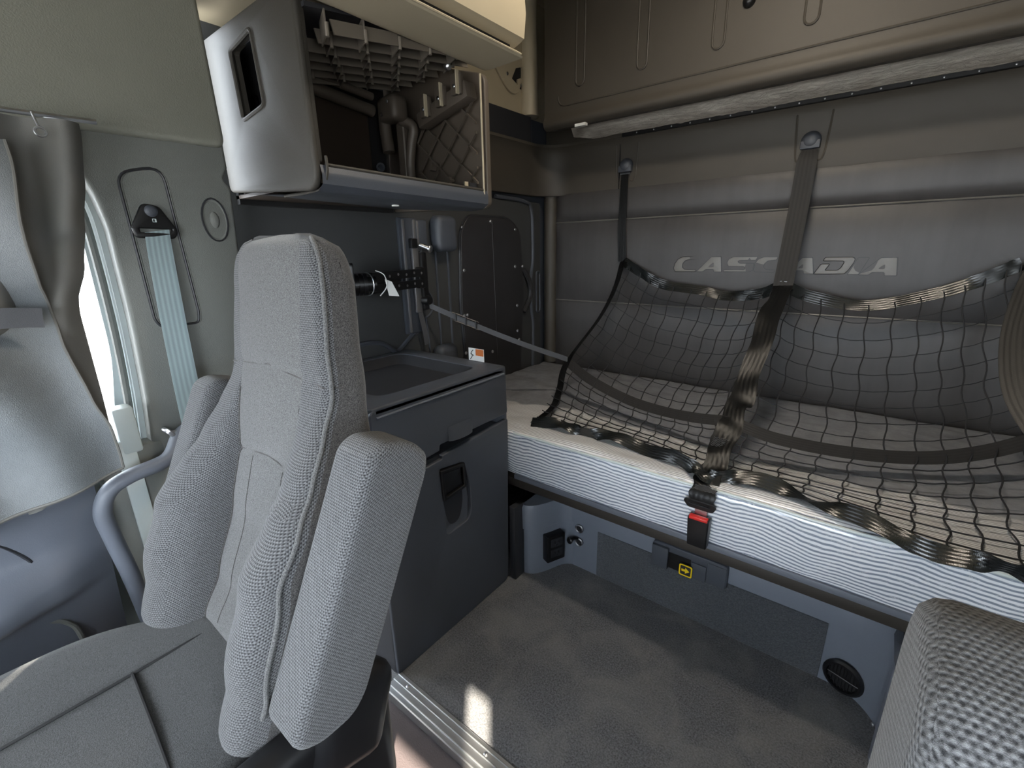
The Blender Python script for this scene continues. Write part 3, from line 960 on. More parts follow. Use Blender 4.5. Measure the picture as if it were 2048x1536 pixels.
# straps hanging from the mount foot
st = thing('net_side_strap', 'grey webbing strap from the side wall to the net corner', 'strap', (-1.58, 1.36, 1.12))
SA, SB = V((-1.575, 1.36, 1.125)), V((-1.105, 1.80, .845))
bm = B(); ribbon(bm, [SA.lerp(SB, k / 10) + V((0, 0, -.012 * math.sin(PI * k / 10))) for k in range(11)], lambda i, t: (0, .0, .0125))
obj('webbing', bm, 'grey_webbing', st)
bm = B()
for k in (.2, .27, .34):
    p = SA.lerp(SB, k) + V((.004, -.004, -.008)); tube(bm, [p + V((0, 0, .019)), p - V((0, 0, .019))], .0035, 6)
for s in (1, -1):
    p, q = SA.lerp(SB, .18), SA.lerp(SB, .36)
    tube(bm, [p + V((.003, -.003, -.008 + s * .017)), q + V((.003, -.003, -.008 + s * .017))], .0035, 6)
obj('slide_buckle', bm, 'black_plastic', st)
bm = B(); lathe(bm, [(.026, 0), (.024, .03), (.018, .045)], SA + V((-.02, 0, .015)), (1, .1, 0), 14)
obj('end_fitting', bm, 'black_plastic', st)
bm = B(); ribbon(bm, cr([(-1.585, 1.335, 1.09), (-1.575, 1.345, 1.0), (-1.585, 1.36, .94)], 4), lambda i, t: (0, .013, 0))
tag(obj('hanging_webbing', bm, 'grey_webbing'), 'short grey webbing hanging below the silver mount rail', 'strap')

# ------------------------------------------------------------------ overhead cabinet (open shelf) and cream bin
XO = -1.105
oc = thing('overhead_cabinet', 'open overhead cabinet with slotted taupe end panel above the seat', 'cabinet', (-1.35, .95, 1.5))
ep = plate('end_panel', [rr([(-1.60, 1.532), (XO, 1.495), (XO, 1.93), (-1.60, 1.93)], [.02, .05, 0, 0]),
                    rr([(-1.435, 1.700), (-1.305, 1.715), (-1.318, 1.885), (-1.448, 1.868)], .014)], 'y', .640, .020, 'cabinet_plastic', oc, .008)
bm = B()
lp = rr([(-1.435, 1.700), (-1.305, 1.715), (-1.318, 1.885), (-1.448, 1.868)], .014)
tube(bm, [(x, .643, z) for x, z in lp], .006, 8, True)
for (x, z), (x2, z2) in zip(lp, lp[1:] + lp[:1]):
    q = lambda a, b, y: bm.verts.new((a, y, b))
    bm.faces.new((q(x, z, .645), q(x2, z2, .645), q(x2, z2, .665), q(x, z, .665)))
obj('slot_liner', bm, 'cabinet_plastic', ep)
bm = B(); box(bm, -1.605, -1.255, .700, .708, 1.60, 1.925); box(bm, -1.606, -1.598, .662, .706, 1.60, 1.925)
obj('slot_shade', bm, 'void_black', oc)  # near-black sheets stand in for the shade deep behind the slot
bm = B(); lathe(bm, [(.020, 0), (.020, .006), (.013, .008), (.010, .004), (0, .006)], sv(512, 206, 'y', .698), (0, -1, 0), 18)
tag(obj('small_lens', bm, 'lens_glass', oc), 'small round lens inside the slot')
bm = B()
# outer return of the end panel (faces the aisle)
box(bm, XO - .05, XO - .001, .641, .668, 1.56, 1.93, .008, 2)
obj('corner_return', bm, 'cabinet_plastic', oc)
# curved underside / front lip
def lip(a, b):
    y = .655 + a * (1.262 - .655)
    prof_ = [(XO, 1.555), (XO + .006, 1.535), (XO + .004, 1.512), (XO - .02, 1.497), (XO - .08, 1.494), (-1.60, 1.528)]
    j = b * (len(prof_) - 1)
    i = min(int(j), len(prof_) - 2)
    f = j - i
    dz = -.012 * a
    return V((prof_[i][0] * (1 - f) + prof_[i + 1][0] * f, y, prof_[i][1] * (1 - f) + prof_[i + 1][1] * f + dz))
bm = B(); grid(bm, lip, 8, 20)
for y in (.655, 1.262):
    pass
obj('bottom_lip', bm, 'charcoal_plastic', oc, 50)
bm = B(); tube(bm, [(XO - .002, .672, 1.556), (XO - .002, 1.255, 1.543)], .005, 8)
tube(bm, cr([(XO + .003, .672, 1.575), (XO + .006, .668, 1.535), (XO - .03, .664, 1.502), (XO - .2, .66, 1.50)], 5), .004, 6)
obj('lip_bead', bm, 'cabinet_plastic', oc)
bm = B(); box(bm, -1.62, XO - .01, .66, 1.26, 1.515, 1.525)
obj('shelf_floor', bm, 'brown_board', oc)
bm = B(); p = sv(787, 409, 'z', 1.488); lathe(bm, [(.012, 0), (.012, .004), (.006, .005)], (-1.25, .985, 1.492), (0, 0, -1), 14)
obj('bottom_plug', bm, 'white_paper', oc)
# far end panel with diamond ribs
fe = plate('far_panel', [rr([(-1.62, 1.505), (XO + .004, 1.485), (XO + .004, 1.89), (-1.62, 2.05)], [.01, .03, .03, 0])], 'y', 1.262, .022, 'bare_plastic', oc, .004)
bm = B(); tube(bm, [(XO + .001, 1.246, 1.50), (XO + .001, 1.246, 1.885)], .0035, 6); obj('edge_bead', bm, 'cream_plastic', oc)
zlo, zhi, xlo, xhi = 1.53, 1.80, -1.42, XO - .005
def clipseg(x0, z0, sl):
    pts = []
    for k in range(60):
        x = x0 + k * .01; z = z0 + sl * k * .01
        if xlo < x < xhi and zlo < z < zhi + (x + 1.3) * .25: pts.append((x, z))
    return (pts[0], pts[-1]) if len(pts) > 2 else None
ribs = []
for k in range(-5, 8):
    for s, sl in ((1, 1.05), (-1, -.85)):
        c = clipseg(-1.5, 1.53 + k * .105 if s == 1 else 1.62 + k * .09, sl)
        if c: ribs.append(c)
for (a, b) in ribs:
    bm = B(); w = .0035
    solid(bm, [(a[0], 1.232, a[1] - w), (a[0], 1.24, a[1] - w), (a[0], 1.24, a[1] + w), (a[0], 1.232, a[1] + w)], [(b[0], 1.232, b[1] - w), (b[0], 1.24, b[1] - w), (b[0], 1.24, b[1] + w), (b[0], 1.232, b[1] + w)])
    obj('rib', bm, 'bare_plastic', fe)
for x, z in ((-1.335, 1.64), (-1.25, 1.585)):
    bm = B(); lathe(bm, [(.016, 0), (.014, .02)], (x, 1.24, z), (0, -1, 0), 6); obj('boss', bm, 'bare_plastic', fe)
# bracket rail across the top of the far panel
bm = B(); box(bm, -1.36, XO - .012, 1.19, 1.24, 1.815, 1.865, .006, 2, RY(math.radians(-13)), (XO, 1.2, 1.84))
br = obj('top_bracket', bm, 'bare_plastic', oc)
for x, z in ((-1.15, 1.856), (-1.225, 1.836), (-1.30, 1.818)):
    bm = B(); box(bm, x - .022, x + .022, 1.178, 1.195, z - .034, z + .026, .004, 2); o = obj('clip', bm, 'bare_plastic', br)
    bm = B(); box(bm, x + .012, x + .017, 1.166, 1.18, z - .036, z + .030, .001, 1); obj('clip_edge', bm, 'cream_plastic', br)
    screw('screw', (x - .005, 1.177, z - .01), (0, -1, 0), .006, br)
# inside: brown board, ducts, fittings
bm = B(); box(bm, -1.585, -1.575, .67, 1.15, 1.61, 1.87, .002, 1)
obj('brown_board', bm, 'brown_board', oc)
bm = B(); box(bm, -1.58, -1.565, .67, 1.22, 1.525, 1.585, .002, 1)
obj('lower_board', bm, 'brown_board', oc)
bm = B(); box(bm, -1.61, -1.59, .66, 1.24, 1.5, 1.93)
obj('inner_back', bm, 'rubber', oc)
bm = B()
tube(bm, [(-1.545, .67, 1.895), (-1.53, 1.14, 1.835)], .02, 12)
tube(bm, [(-1.50, .67, 1.915), (-1.50, 1.12, 1.87)], .013, 12)
obj('duct', bm, 'bare_plastic', oc)
bm = B(); tube(bm, cr([(-1.44, 1.19, 1.80), (-1.40, 1.21, 1.775), (-1.415, 1.21, 1.72), (-1.43, 1.21, 1.66), (-1.43, 1.21, 1.60)], 6), .018, 12); tube(bm, cr([(-1.50, 1.17, 1.84), (-1.505, 1.17, 1.78), (-1.495, 1.17, 1.70)], 5), .022, 12)
obj('curved_duct', bm, 'bare_plastic', oc)
bm = B(); box(bm, -1.50, -1.40, 1.13, 1.20, 1.79, 1.87, .02, 3); obj('corner_casting', bm, 'bare_plastic', oc)
for x, y, z in ((-1.465, 1.128, 1.81), (-1.43, 1.128, 1.845)): screw('screw', (x, y, z), (0, -1, 0), .006, oc)
bm = B(); lathe(bm, [(.016, 0), (.016, .006), (.009, .006), (.008, 0)], (-1.545, 1.165, 1.655), (.6, -.8, 0), 14); obj('grommet', bm, 'charcoal_plastic', oc)
bm = B(); box(bm, -1.53, -1.49, 1.165, 1.185, 1.595, 1.625, .002, 1); box(bm, -1.515, -1.455, 1.185, 1.215, 1.515, 1.545, .002, 1); obj('clip_block', bm, 'satin_silver', oc)
bm = B(); box(bm, -1.47, -1.43, 1.19, 1.22, 1.52, 1.80, .004, 1); obj('upright', bm, 'bare_plastic', oc)
bm = B(); solid(bm, [(-1.42, 1.20, 1.525), (XO - .02, 1.20, 1.52), (XO - .02, 1.20, 1.565), (-1.42, 1.20, 1.53)], [(-1.42, 1.235, 1.525), (XO - .02, 1.235, 1.52), (XO - .02, 1.235, 1.565), (-1.42, 1.235, 1.53)]); obj('gusset', bm, 'dark_plastic', oc)
screw('screw', (-1.16, 1.199, 1.545), (0, -1, 0), .006, oc)
bm = B(); box(bm, -1.137, -1.132, 1.185, 1.20, 1.525, 1.568); obj('gusset_edge', bm, 'cream_plastic', oc)
# egg-crate underside of the bin: long slats along the depth and short cross webs
ZG = 1.905
zg = lambda y: 1.845 + .15 * (y - .8)
bm = B(); solid(bm, [(-1.60, .66, zg(.66) + .05), (XO + .01, .66, zg(.66) + .05), (XO + .01, .66, zg(.66) + .06), (-1.60, .66, zg(.66) + .06)], [(-1.60, 1.25, zg(1.25) + .05), (XO + .01, 1.25, zg(1.25) + .05), (XO + .01, 1.25, zg(1.25) + .06), (-1.60, 1.25, zg(1.25) + .06)])
obj('crate_shade', bm, 'dark_plastic', oc)  # dark sheet stands in for the shade above the slats
for k in range(7):
    x = -1.085 - k * .068
    bm = B()
    solid(bm, [(x, .72, zg(.72)), (x + .004, .72, zg(.72)), (x - .008, .72, zg(.72) + .034), (x - .012, .72, zg(.72) + .034)], [(x, 1.24, zg(1.24)), (x + .004, 1.24, zg(1.24)), (x - .008, 1.24, zg(1.24) + .034), (x - .012, 1.24, zg(1.24) + .034)])
    obj('crate_slat', bm, 'lit_crate_plastic', oc)
    for q in range(6):
        y = .70 + q * .105 + (.052 if k % 2 else 0)
        if y > 1.22 or k == 6: continue
        bm = B()
        solid(bm, [(x, y, zg(y)), (x, y + .004, zg(y)), (x, y + .004, zg(y) + .05), (x, y, zg(y) + .05)], [(x - .07, y + .03, zg(y)), (x - .07, y + .034, zg(y)), (x - .07, y + .034, zg(y) + .05), (x - .07, y + .03, zg(y) + .05)])
        tube(bm, [(x + .003, y + .002, zg(y) - .006), (x + .003, y + .002, zg(y) + .022)], .0045, 8)
        obj('crate_web', bm, 'lit_crate_plastic', oc)
p = V((-1.13, 1.13, ZG - .02)); screw('bolt', p, (0, 0, -1), .012, oc, 'steel', .014)

# cream bin above
cbn = thing('overhead_bin', 'cream overhead bin with a hinged door above the open cabinet', 'cabinet', (-1.1, .8, 1.9))
bm = B()
ZB = 1.885
pr0 = [(-1.10, ZB + .012), (-1.075, ZB), (-1.055, ZB - .002), (-.935, ZB + .002), (-.930, ZB + .006), (-.96, ZB + .012), (-1.10, ZB + .06)]
solid(bm, [(x, .10, z) for x, z in pr0], [(x, 1.235 + (x + 1.1) * .05, z) for x, z in pr0])
obj('bottom_rail', bm, 'cream_plastic', cbn)
bm = B(); box(bm, -1.09, -.945, .10, 1.20, ZB + .0125, ZB + .10); obj('shadow_gap', bm, 'rubber', cbn)
bm = B()
pr1 = [(-.925, ZB + .034), (-.912, ZB + .040), (-.905, ZB + .10), (-.925, ZB + .30), (-.985, ZB + .62), (-1.05, ZB + .62), (-.99, ZB + .3), (-.96, ZB + .022)]
solid(bm, [(x, .10, z) for x, z in pr1], [(x, 1.225, z) for x, z in pr1])
dr = obj('door', bm, 'cream_plastic', cbn)
bm = B(); box(bm, -1.60, -.99, .10, 1.215, ZB + .092, ZB + .62); obj('body', bm, 'cream_plastic', cbn)
bm = B(); box(bm, -.912, -.896, .80, .93, ZB + .055, ZB + .17, .014, 4); tag(obj('pull', bm, 'cream_plastic', dr), 'cream raised pull')
bm = B(); tube(bm, [(-.928, .10, ZB + .008), (-.928, 1.23, ZB + .008)], .003, 6); obj('edge_bead', bm, 'cream_plastic', cbn)

# cream side wall corner and bracket
bm = B(); tube(bm, [(XL + .02, 2.23, 2.03), (XL + .01, 2.23, 2.58)], .05, 16)
obj('corner_fillet', bm, 'cream_plastic', wall_left)
bk = thing('bracket_plate', 'cream teardrop bracket plate with dark hole beside overhead bin', 'bracket', (XL, 1.95, 2.1))
pts = [(1010, 30), (1043, 60), (1047, 120), (1044, 165), (1036, 188), (1022, 186), (1008, 165), (995, 140), (985, 120)]
lp = [(q.y, q.z) for q in (sv(u, v, 'x', XL + .012) for u, v in pts)]
hl = [(q.y, q.z) for q in (sv(u, v, 'x', XL + .012) for u, v in ((1032, 136), (1044, 134), (1046, 155), (1036, 158), (1036, 170), (1024, 157)))]
plate('plate', [rr(lp, .03), rr(hl[::-1], .004)], 'x', XL + .012, .010, 'cream_plastic', bk, .001)
bm = B(); box(bm, XL + .001, XL + .002, min(a for a, b in hl) - .01, max(a for a, b in hl) + .01, min(b for a, b in hl) - .01, max(b for a, b in hl) + .01); obj('dark_hole', bm, 'rubber', bk)
for u, v in ((1015, 147), (1042, 171)):
    screw('screw', sv(u, v, 'x', XL + .013), (1, 0, 0), .008, bk)

# ------------------------------------------------------------------ header, pillar, door
XH = -1.45
hd = struct(plate('trim_2', [rr([(-1.2, 1.60), (.20, 1.625), (.592, 1.628), (.585, 2.02), (.50, 2.045), (-1.2, 2.12)], [0, .2, .025, .03, .03, 0])], 'x', XH, .10, 'grained_trim', None, .012))
bm = B(); box(bm, -1.58, -1.46, -1.2, .60, 2.02, 2.6)
struct(obj('trim_3', bm, 'cream_plastic'))
plr = struct(plate('trim_4', [rr([(.292, .40), (.592, .40), (.60, 1.30), (.583, 1.36), (.592, 1.53), (.575, 1.55), (.592, 1.58), (.592, 1.66), (.22, 1.66), (.25, 1.60), (.288, 1.50), (.300, 1.42), (.298, 1.2), (.288, 1.0), (.270, .8)], [0, .01, .02, .01, .01, .01, 0, 0, 0, .02, .02, .02, .05, .05, .05])], 'x', XH - .014, .10, 'pillar_plastic', None, .010))
# belt recess
lo_ = rr([(q.y, q.z) for q in (sv(u, v, 'x', XH - .013) for u, v in ((232, 345), (322, 332), (398, 625), (398, 645), (325, 655), (310, 640)))], [.03, .04, .01, .01, .01, .01])
bm = B(); tube(bm, [(XH - .014, y, z) for y, z in lo_], .0034, 8, True)
obj('recess_edge', bm, 'dark_plastic', plr)
bm = B(); tube(bm, [(XH - .0155, y * 1 + .004, z) for y, z in lo_], .0034, 8, True)
obj('recess_highlight', bm, 'pillar_plastic', plr)
# oval cup
c0 = sv(430, 440, 'x', XH - .012)
bm = B()
rings = []
for rs, d in ((1.08, .000), (1.0, .003), (.92, -.001), (.7, -.004), (.45, -.0055), (.40, .0), (.33, .003), (0.001, .004)):
    rings.append([bm.verts.new((XH - .013 + d, c0.y + rs * .030 * math.cos(k * PI / 12), c0.z + rs * .052 * math.sin(k * PI / 12))) for k in range(24)])
for a, b in zip(rings, rings[1:]):
    for k in range(24): bm.faces.new((a[k], a[(k + 1) % 24], b[(k + 1) % 24], b[k]))
obj('oval_cup', bm, 'pillar_plastic', plr, 60)
bm = B(); tube(bm, [(XH - .011, c0.y + .031 * math.cos(k * PI / 12), c0.z + .055 * math.sin(k * PI / 12)) for k in range(24)], .0025, 6, True)
obj('oval_rim', bm, 'dark_plastic', plr)
# door aperture flange, white for the daylight put into its colour, and seal
bm = B(); ap = [(.262, 1.58), (.276, 1.50), (.287, 1.42), (.286, 1.2), (.276, 1.0), (.258, .80), (.25, .60), (.25, .30)]
P = cr([(XH - .06, y, z) for y, z in ap], 5)
for i in range(len(P) - 1):
    a, b = P[i], P[i + 1]
    w = .035
    bm.faces.new([bm.verts.new(q) for q in (a, b, b + V((-.10, .004, 0)), a + V((-.10, .004, 0)))])
    bm.faces.new([bm.verts.new(q) for q in (a, b, b + V((.001, .06, 0)), a + V((.001, .06, 0)))])
ja = obj('aperture_flange', bm, 'white_trim', plr, 60)
bm = B(); tube(bm, cr([(XH - .085, y - .012, z) for y, z in ap], 5), .009, 8)
tag(obj('door_seal', bm, 'pillar_plastic', plr), 'grey rubber door seal')
# door with window
dw = struct(plate('door_1', [[(YC, .0), (.245, .0), (.27, .80), (.29, 1.0), (.30, 1.2), (.30, 1.42), (.27, 1.64), (YC, 1.64)], rr([(-.95, .86), (.222, .86), (.262, 1.1), (.268, 1.45), (.22, 1.58), (-.9, 1.58)], .05)], 'x', -1.575, .03, 'white_trim', None))
wn = struct(plate('window_1', [rr([(-.95, .86), (.222, .86), (.262, 1.1), (.268, 1.45), (.22, 1.58), (-.9, 1.58)], .05)], 'x', -1.588, .004, 'window_glass'))
bm = B(); box(bm, -1.50, -1.45, .21, .255, .86, .985, .008, 2); box(bm, -1.47, -1.452, .20, .24, .40, .9, .004)
tag(obj('lock_cover', bm, 'belt_cover' if 'belt_cover' in MATS else 'white_trim', dw), 'pale lock cover at window sill')
bm = B(); box(bm, -1.53, -1.46, .16, .30, .0, .875, .01, 2)
obj('door_edge', bm, 'pillar_plastic', dw)
# door trim panel
dp = thing('door_trim_panel', 'grey moulded door trim panel with armrest and pocket below curtain', 'door panel', (-1.38, -.3, .5))
def dpf(a, b):
    y = -1.0 + a * 1.13
    z = .05 + b * .80
    # cross section: sill, recessed upper field, armrest swell, pocket field
    d = interp([(0, .0), (.40, .01), (.60, .03), (.655, .045), (.69, .105), (.745, .11), (.78, .05), (.82, .02), (.93, .018), (.97, .03), (1, .055)], b)
    e = min(1, (1.13 - a * 1.13) / .10)
    fade = interp([(0, 0), (.5, .55), (1, 1)], min(1, (1.13 - a * 1.13) / .22))
    return V((-1.42 + .02 * (1 - (1 - e) ** 2) + d * fade, y + (.04 * b - .03), z))
bm = B(); grid(bm, dpf, 40, 60)
obj('panel', bm, 'blue_grey_plastic', dp, 70)
bm = B(); box(bm, -1.54, -1.43, -1.0, .09, .05, .85); obj('backing', bm, 'blue_grey_plastic', dp)
lpp = cr([(-1.395, -.5, .80), (-1.392, -.10, .80), (-1.388, -.045, .775), (-1.388, .0, .70), (-1.38, -.02, .675), (-1.36, -.2, .655), (-1.36, -.5, .64)], 6)
bm = B(); tube(bm, lpp, .004, 6); obj('inset_line', bm, 'dark_plastic', dp)
bm = B(); tube(bm, cr([(-1.385, -.4, .50), (-1.385, -.10, .53), (-1.385, -.02, .545), (-1.385, .02, .52), (-1.385, .035, .45), (-1.385, .04, .2)], 6), .006, 8); obj('pocket_rim', bm, 'pillar_plastic', dp)
bm = B(); box(bm, -1.41, -1.398, -.6, .03, .1, .51, .004); obj('pocket', bm, 'dark_plastic', dp)
# grab handle
gh = thing('grab_handle', 'grey tubular grab handle on the door pillar', 'handle', (-1.42, .2, .4))
bm = B(); tube(bm, cr([(-1.455, .40, .90), (-1.43, .335, .885), (-1.39, .285, .842), (-1.375, .20, .832), (-1.372, .155, .812), (-1.372, .134, .765), (-1.372, .137, .70), (-1.378, .150, .57), (-1.385, .160, .41), (-1.40, .165, .25)], 7), .0185, 14)
obj('tube', bm, 'blue_grey_plastic', gh, 60)
bm = B(); tube(bm, [(-1.46, .42, .915), (-1.445, .36, .885)], .026, 12); obj('foot', bm, 'charcoal_plastic', gh)

# seat belt
sb = thing('seat_belt', 'pale blue-grey seat belt hanging from its pillar loop', 'seat belt', (-1.44, .38, 1.0))
Mx = FR['x'](XH + .012)
pts = [(q.y, q.z) for q in (sv(u, v, 'x', XH + .008) for u, v in ((283, 405), (318, 412), (358, 462), (352, 478), (275, 476), (262, 458)))]
hol = [(q.y, q.z) for q in (sv(u, v, 'x', XH + .008) for u, v in ((280, 456), (345, 459), (342, 465), (282, 464)))]
plate('guide_loop', [rr(pts, [.012, .012, .008, .008, .008, .008]), rr(hol, .002)], 'x', XH + .008, .014, 'black_plastic', sb, .004)
c1 = sv(302, 422, 'x', XH + .01)
bm = B(); dome(bm, c1, (1, 0, 0), .014, .006, 20); tag(obj('bolt_cap', bm, 'charcoal_plastic', sb), 'round bolt cap')
c2 = sv(309, 441, 'x', XH + .0095); plate('print_mark', [rect(c2.y - .004, c2.y + .004, c2.z - .004, c2.z + .004), rect(c2.y - .003, c2.y + .001, c2.z - .003, c2.z + .003)], 'x', XH + .0095, .001, 'white_trim', sb)
bp = [sv(u, v, 'x', XH + .006) for u, v in ((314, 462), (322, 520), (343, 640), (366, 760), (385, 850), (395, 900))]
for i, q in enumerate(bp): q.x += [0, .006, .014, .02, .02, .01][i]
bm = B(); ribbon(bm, cr(bp, 5), lambda i, t: (0, .0262 + .004 * t, .004)); obj('webbing', bm, 'belt_webbing', sb)
bm = B(); tube(bm, cr([(XH + .0, .305, .905), (XH + .03, .31, .90), (XH + .03, .325, .875), (XH + .03, .33, .86)], 4), .006, 8); box(bm, XH + .01, XH + .03, .31, .37, .862, .90, .006)
tag(obj('stopper', bm, 'satin_silver', sb), 'silver belt clip')

# curtain
cu = thing('window_curtain', 'grey tied-back door window curtain with grained lining', 'curtain', (-1.33, .0, .9))
def back_cur(a, b):
    z = 1.615 - b * .76
    yr = interp([(.84, .186), (.95, .191), (1.06, .193), (1.23, .194), (1.26, .197), (1.33, .222), (1.42, .240), (1.51, .259), (1.6, .272)], z)
    yl = interp([(.85, -.35), (1.24, .06), (1.6, .12)], z)
    y = yl + (yr - yl) * a
    x = -1.335 + .022 * math.sin(a * 9 + b * 2.0) * (.5 + .5 * b) - .018 * (b < .3) * math.sin(a * 6)
    return V((x - .02 * a, y, z))
bm = B(); grid(bm, back_cur, 40, 40); obj('cloth', bm, 'curtain_cloth', cu, 80)
def lin(a, b):
    z = 1.56 - b * .70
    yr = interp([(.86, .184), (.90, .184), (.975, .180), (1.054, .163), (1.177, .147), (1.225, .149), (1.265, .146), (1.304, .138), (1.376, .134), (1.413, .135), (1.527, .150)], z)
    y = yr - .40 + .40 * a
    pinch = math.exp(-((z - 1.245) / .05) ** 2)
    x = -1.300 + .016 * math.sin(a * 13 + z * 5) * (1 - .6 * pinch) - .028 * pinch + .014 * math.sin(z * 16 + a * 4)
    if z < 1.2: x += .018 * (1.2 - z) / .3
    z2 = z - .02 * (1 - a) * (b > .98) + (.045 * (a - .5) * max(0, (b - .7) / .3))
    return V((x, y, z2))
bm = B(); grid(bm, lin, 60, 60); obj('lining', bm, 'curtain_lining', cu, 80)
bm = B(); tube(bm, [lin(1, k / 40) for k in range(41)], .0028, 6); obj('hem', bm, 'curtain_cloth', cu)
bm = B(); tube(bm, [lin(k / 30, 1) for k in range(31)], .0035, 6); obj('hem', bm, 'curtain_cloth', cu)
bm = B(); ribbon(bm, [(-1.288 - .004 * math.cos(k), .128 - k * .022, 1.238 + .004 * k - .0006 * k * k) for k in range(16)], lambda i, t: (0, .002, .019)); tag(obj('tieback', bm, 'grey_webbing', cu), 'grey ribbed tieback strap')
def tail(a, b):
    y = .02 + a * .15
    return V((-1.325 + .015 * math.sin(a * 12), y, .885 - b * (.035 - .02 * a) + .03 * (a - .5)))
bm = B(); grid(bm, tail, 16, 4); obj('hem_tail', bm, 'curtain_cloth', cu, 80)
for k, y in enumerate((.205, .03, -.14)):
    bm = B(); tube(bm, [(-1.315, y + .008 * math.cos(q * PI / 8), 1.585 + .008 * math.sin(q * PI / 8)) for q in range(16)], .0022, 6, True); tube(bm, [(-1.318, y, 1.593), (-1.322, y - .004, 1.62)], .002, 6)
    obj('hook', bm, 'steel', cu)
rl = B(); tube(rl, [(-1.34, .30, 1.622), (-1.34, -1.1, 1.60)], .005, 8)
tag(obj('curtain_rail', rl, 'steel'), 'thin steel curtain rail under the door header', 'rail')

# ------------------------------------------------------------------ seats
YCT = [(.58, .170), (.66, .194), (.733, .233), (.867, .283), (1.004, .325), (1.168, .356), (1.307, .375), (1.345, .381), (1.365, .389), (1.378, .405), (1.384, .428)]
HWT = [(.58, .215), (.66, .245), (.80, .252), (.92, .240), (1.0, .215), (1.1, .192), (1.2, .176), (1.30, .165), (1.335, .157), (1.355, .146), (1.368, .130), (1.378, .105), (1.384, .06)]
CXT = [(.9, 0), (1.1, -.022), (1.3, -.026)]
BT = [(.60, .0), (.625, .055), (.66, .085), (.72, .100), (.80, .115), (.89, .112), (.956, .078), (1.0, .048), (1.06, .018), (1.12, 0)]
IN = .118
def make_seat(cx, label):
    s = thing('seat', label, 'seat', (cx, .0, 0), 'high-back cab seats')
    def front(x, z):
        hw = interp(HWT, z)
        y = interp(YCT, z)
        bb = interp(BT, z)
        ax = abs(x)
        if bb > 0 and ax > IN:
            t = min(1, (ax - IN) / (hw - IN))
            g = math.sqrt(max(0, 1 - ((t - .62) / .62) ** 2)) if t < .62 else 1 - .25 * ((t - .62) / .38) ** 2
            y -= bb * g
        e = max(0, (ax / hw - .90) / .10)
        y += .022 * (1 - math.sqrt(max(0, 1 - e * e))) * (1 if z < 1.35 else max(.15, (1.39 - z) / .04))
        y += .012 * (ax / hw) ** 2 * (1 if z > 1.0 else 0) * min(1, (z - 1) / .1 if z > 1 else 0)
        # horizontal pleats of the insert
        for zp in (1.155, .985):
            dz = z - zp + .10 * ax * (1 if zp > 1.1 else .9)
            y += .005 * math.exp(-(dz / .006) ** 2) * (1 if ax < IN + .05 else 0)
        return V((cx + x + interp(CXT, z), y, z))
    ZS = [.585 + k * (1.30 - .585) / 70 for k in range(71)] + [1.318, 1.335, 1.349, 1.36, 1.369, 1.376, 1.381, 1.384]
    def patch(name, m, x0f, x1f, n):
        bm = B()
        def f(a, b):
            z = ZS[round(b * (len(ZS) - 1))]
            x0, x1 = x0f(z), x1f(z)
            return front(x0 + (x1 - x0) * a, z)
        grid(bm, f, n, len(ZS) - 1)
        return obj(name, bm, m, s, 70)
    hw = lambda z: interp(HWT, z)
    inn = lambda z: min(IN, hw(z) * .78)
    patch('centre_insert', 'tweed_fabric', lambda z: -inn(z), lambda z: inn(z), 24)
    patch('side_bolster', 'ribbed_fabric', lambda z: -hw(z), lambda z: -inn(z), 22)
    patch('side_bolster', 'ribbed_fabric', lambda z: inn(z), lambda z: hw(z), 22)
    # shell: sides, rounded back
    bm = B()
    rows = []
    for z in ZS:
        h = hw(z)
        cz = cx + interp(CXT, z)
        dep = interp([(.58, .13), (1.0, .10), (1.30, .090), (1.355, .078), (1.376, .045), (1.384, .012)], z)
        yb = interp(YCT, z) + dep
        L = []
        fl_, fr_ = front(-h, z), front(h, z)
        L.append(fr_)
        L.append(V((cz + h + .004, fr_.y + .4 * (yb - fr_.y), z)))
        for k in range(7):
            a = k / 6 * PI / 2
            L.append(V((cz + h + .004 - .03 * (1 - math.cos(a)), yb - .03 + .03 * math.sin(a), z)))
        L.append(V((cz, yb + .004, z)))
        L += [V((2 * cz - p.x, p.y, p.z)) for p in L[-2::-1]]
        rows.append([bm.verts.new(p) for p in L])
    for a, b in zip(rows, rows[1:]):
        for k in range(len(a) - 1):
            bm.faces.new((a[k], a[k + 1], b[k + 1], b[k]))
    bm.faces.new(rows[-1]); bm.faces.new(rows[0][::-1])
    tag(obj('back_shell', bm, 'dark_side_fabric', s, 70), 'darker fabric back and sides')
    # top cap fill
    for sg in (-1, 1):
        bm = B(); tube(bm, [front(sg * hw(z) * .985, z) + V((sg * .002, -.001, 0)) for z in ZS if .70 < z < 1.38], .0036, 8)
        tag(obj('piping', bm, 'tweed_fabric', s), 'corded piping')
        bm = B(); tube(bm, [front(sg * inn(z), z) + V((0, -.0005, 0)) for z in ZS if .62 < z < 1.10], .0018, 6)
        obj('seam', bm, 'dark_side_fabric', s)
        bm = B(); tube(bm, [front(sg * .06, z) + V((0, -.0002, 0)) for z in ZS if .66 < z < .975], .0010, 6)
        obj('seam', bm, 'dark_side_fabric', s)
    for zp, q, w in ((1.155, .10, .19), (.985, .09, .118)):
        bm = B(); tube(bm, [front(-w + 2 * w * k / 24, zp - q * abs(-w + 2 * w * k / 24)) + V((0, -.0006, 0)) for k in range(25)], .0017, 6)
        obj('seam', bm, 'dark_side_fabric', s)
    # cushion
    bm = B()
    ol = rr([(-.285, -.36), (.27, -.36), (.27, .10), (.17, .24), (-.12, .24), (-.275, .06)], [.10, .10, .10, .05, .05, .10], 8)
    rg = []
    cc = V((0, -.05, 0))
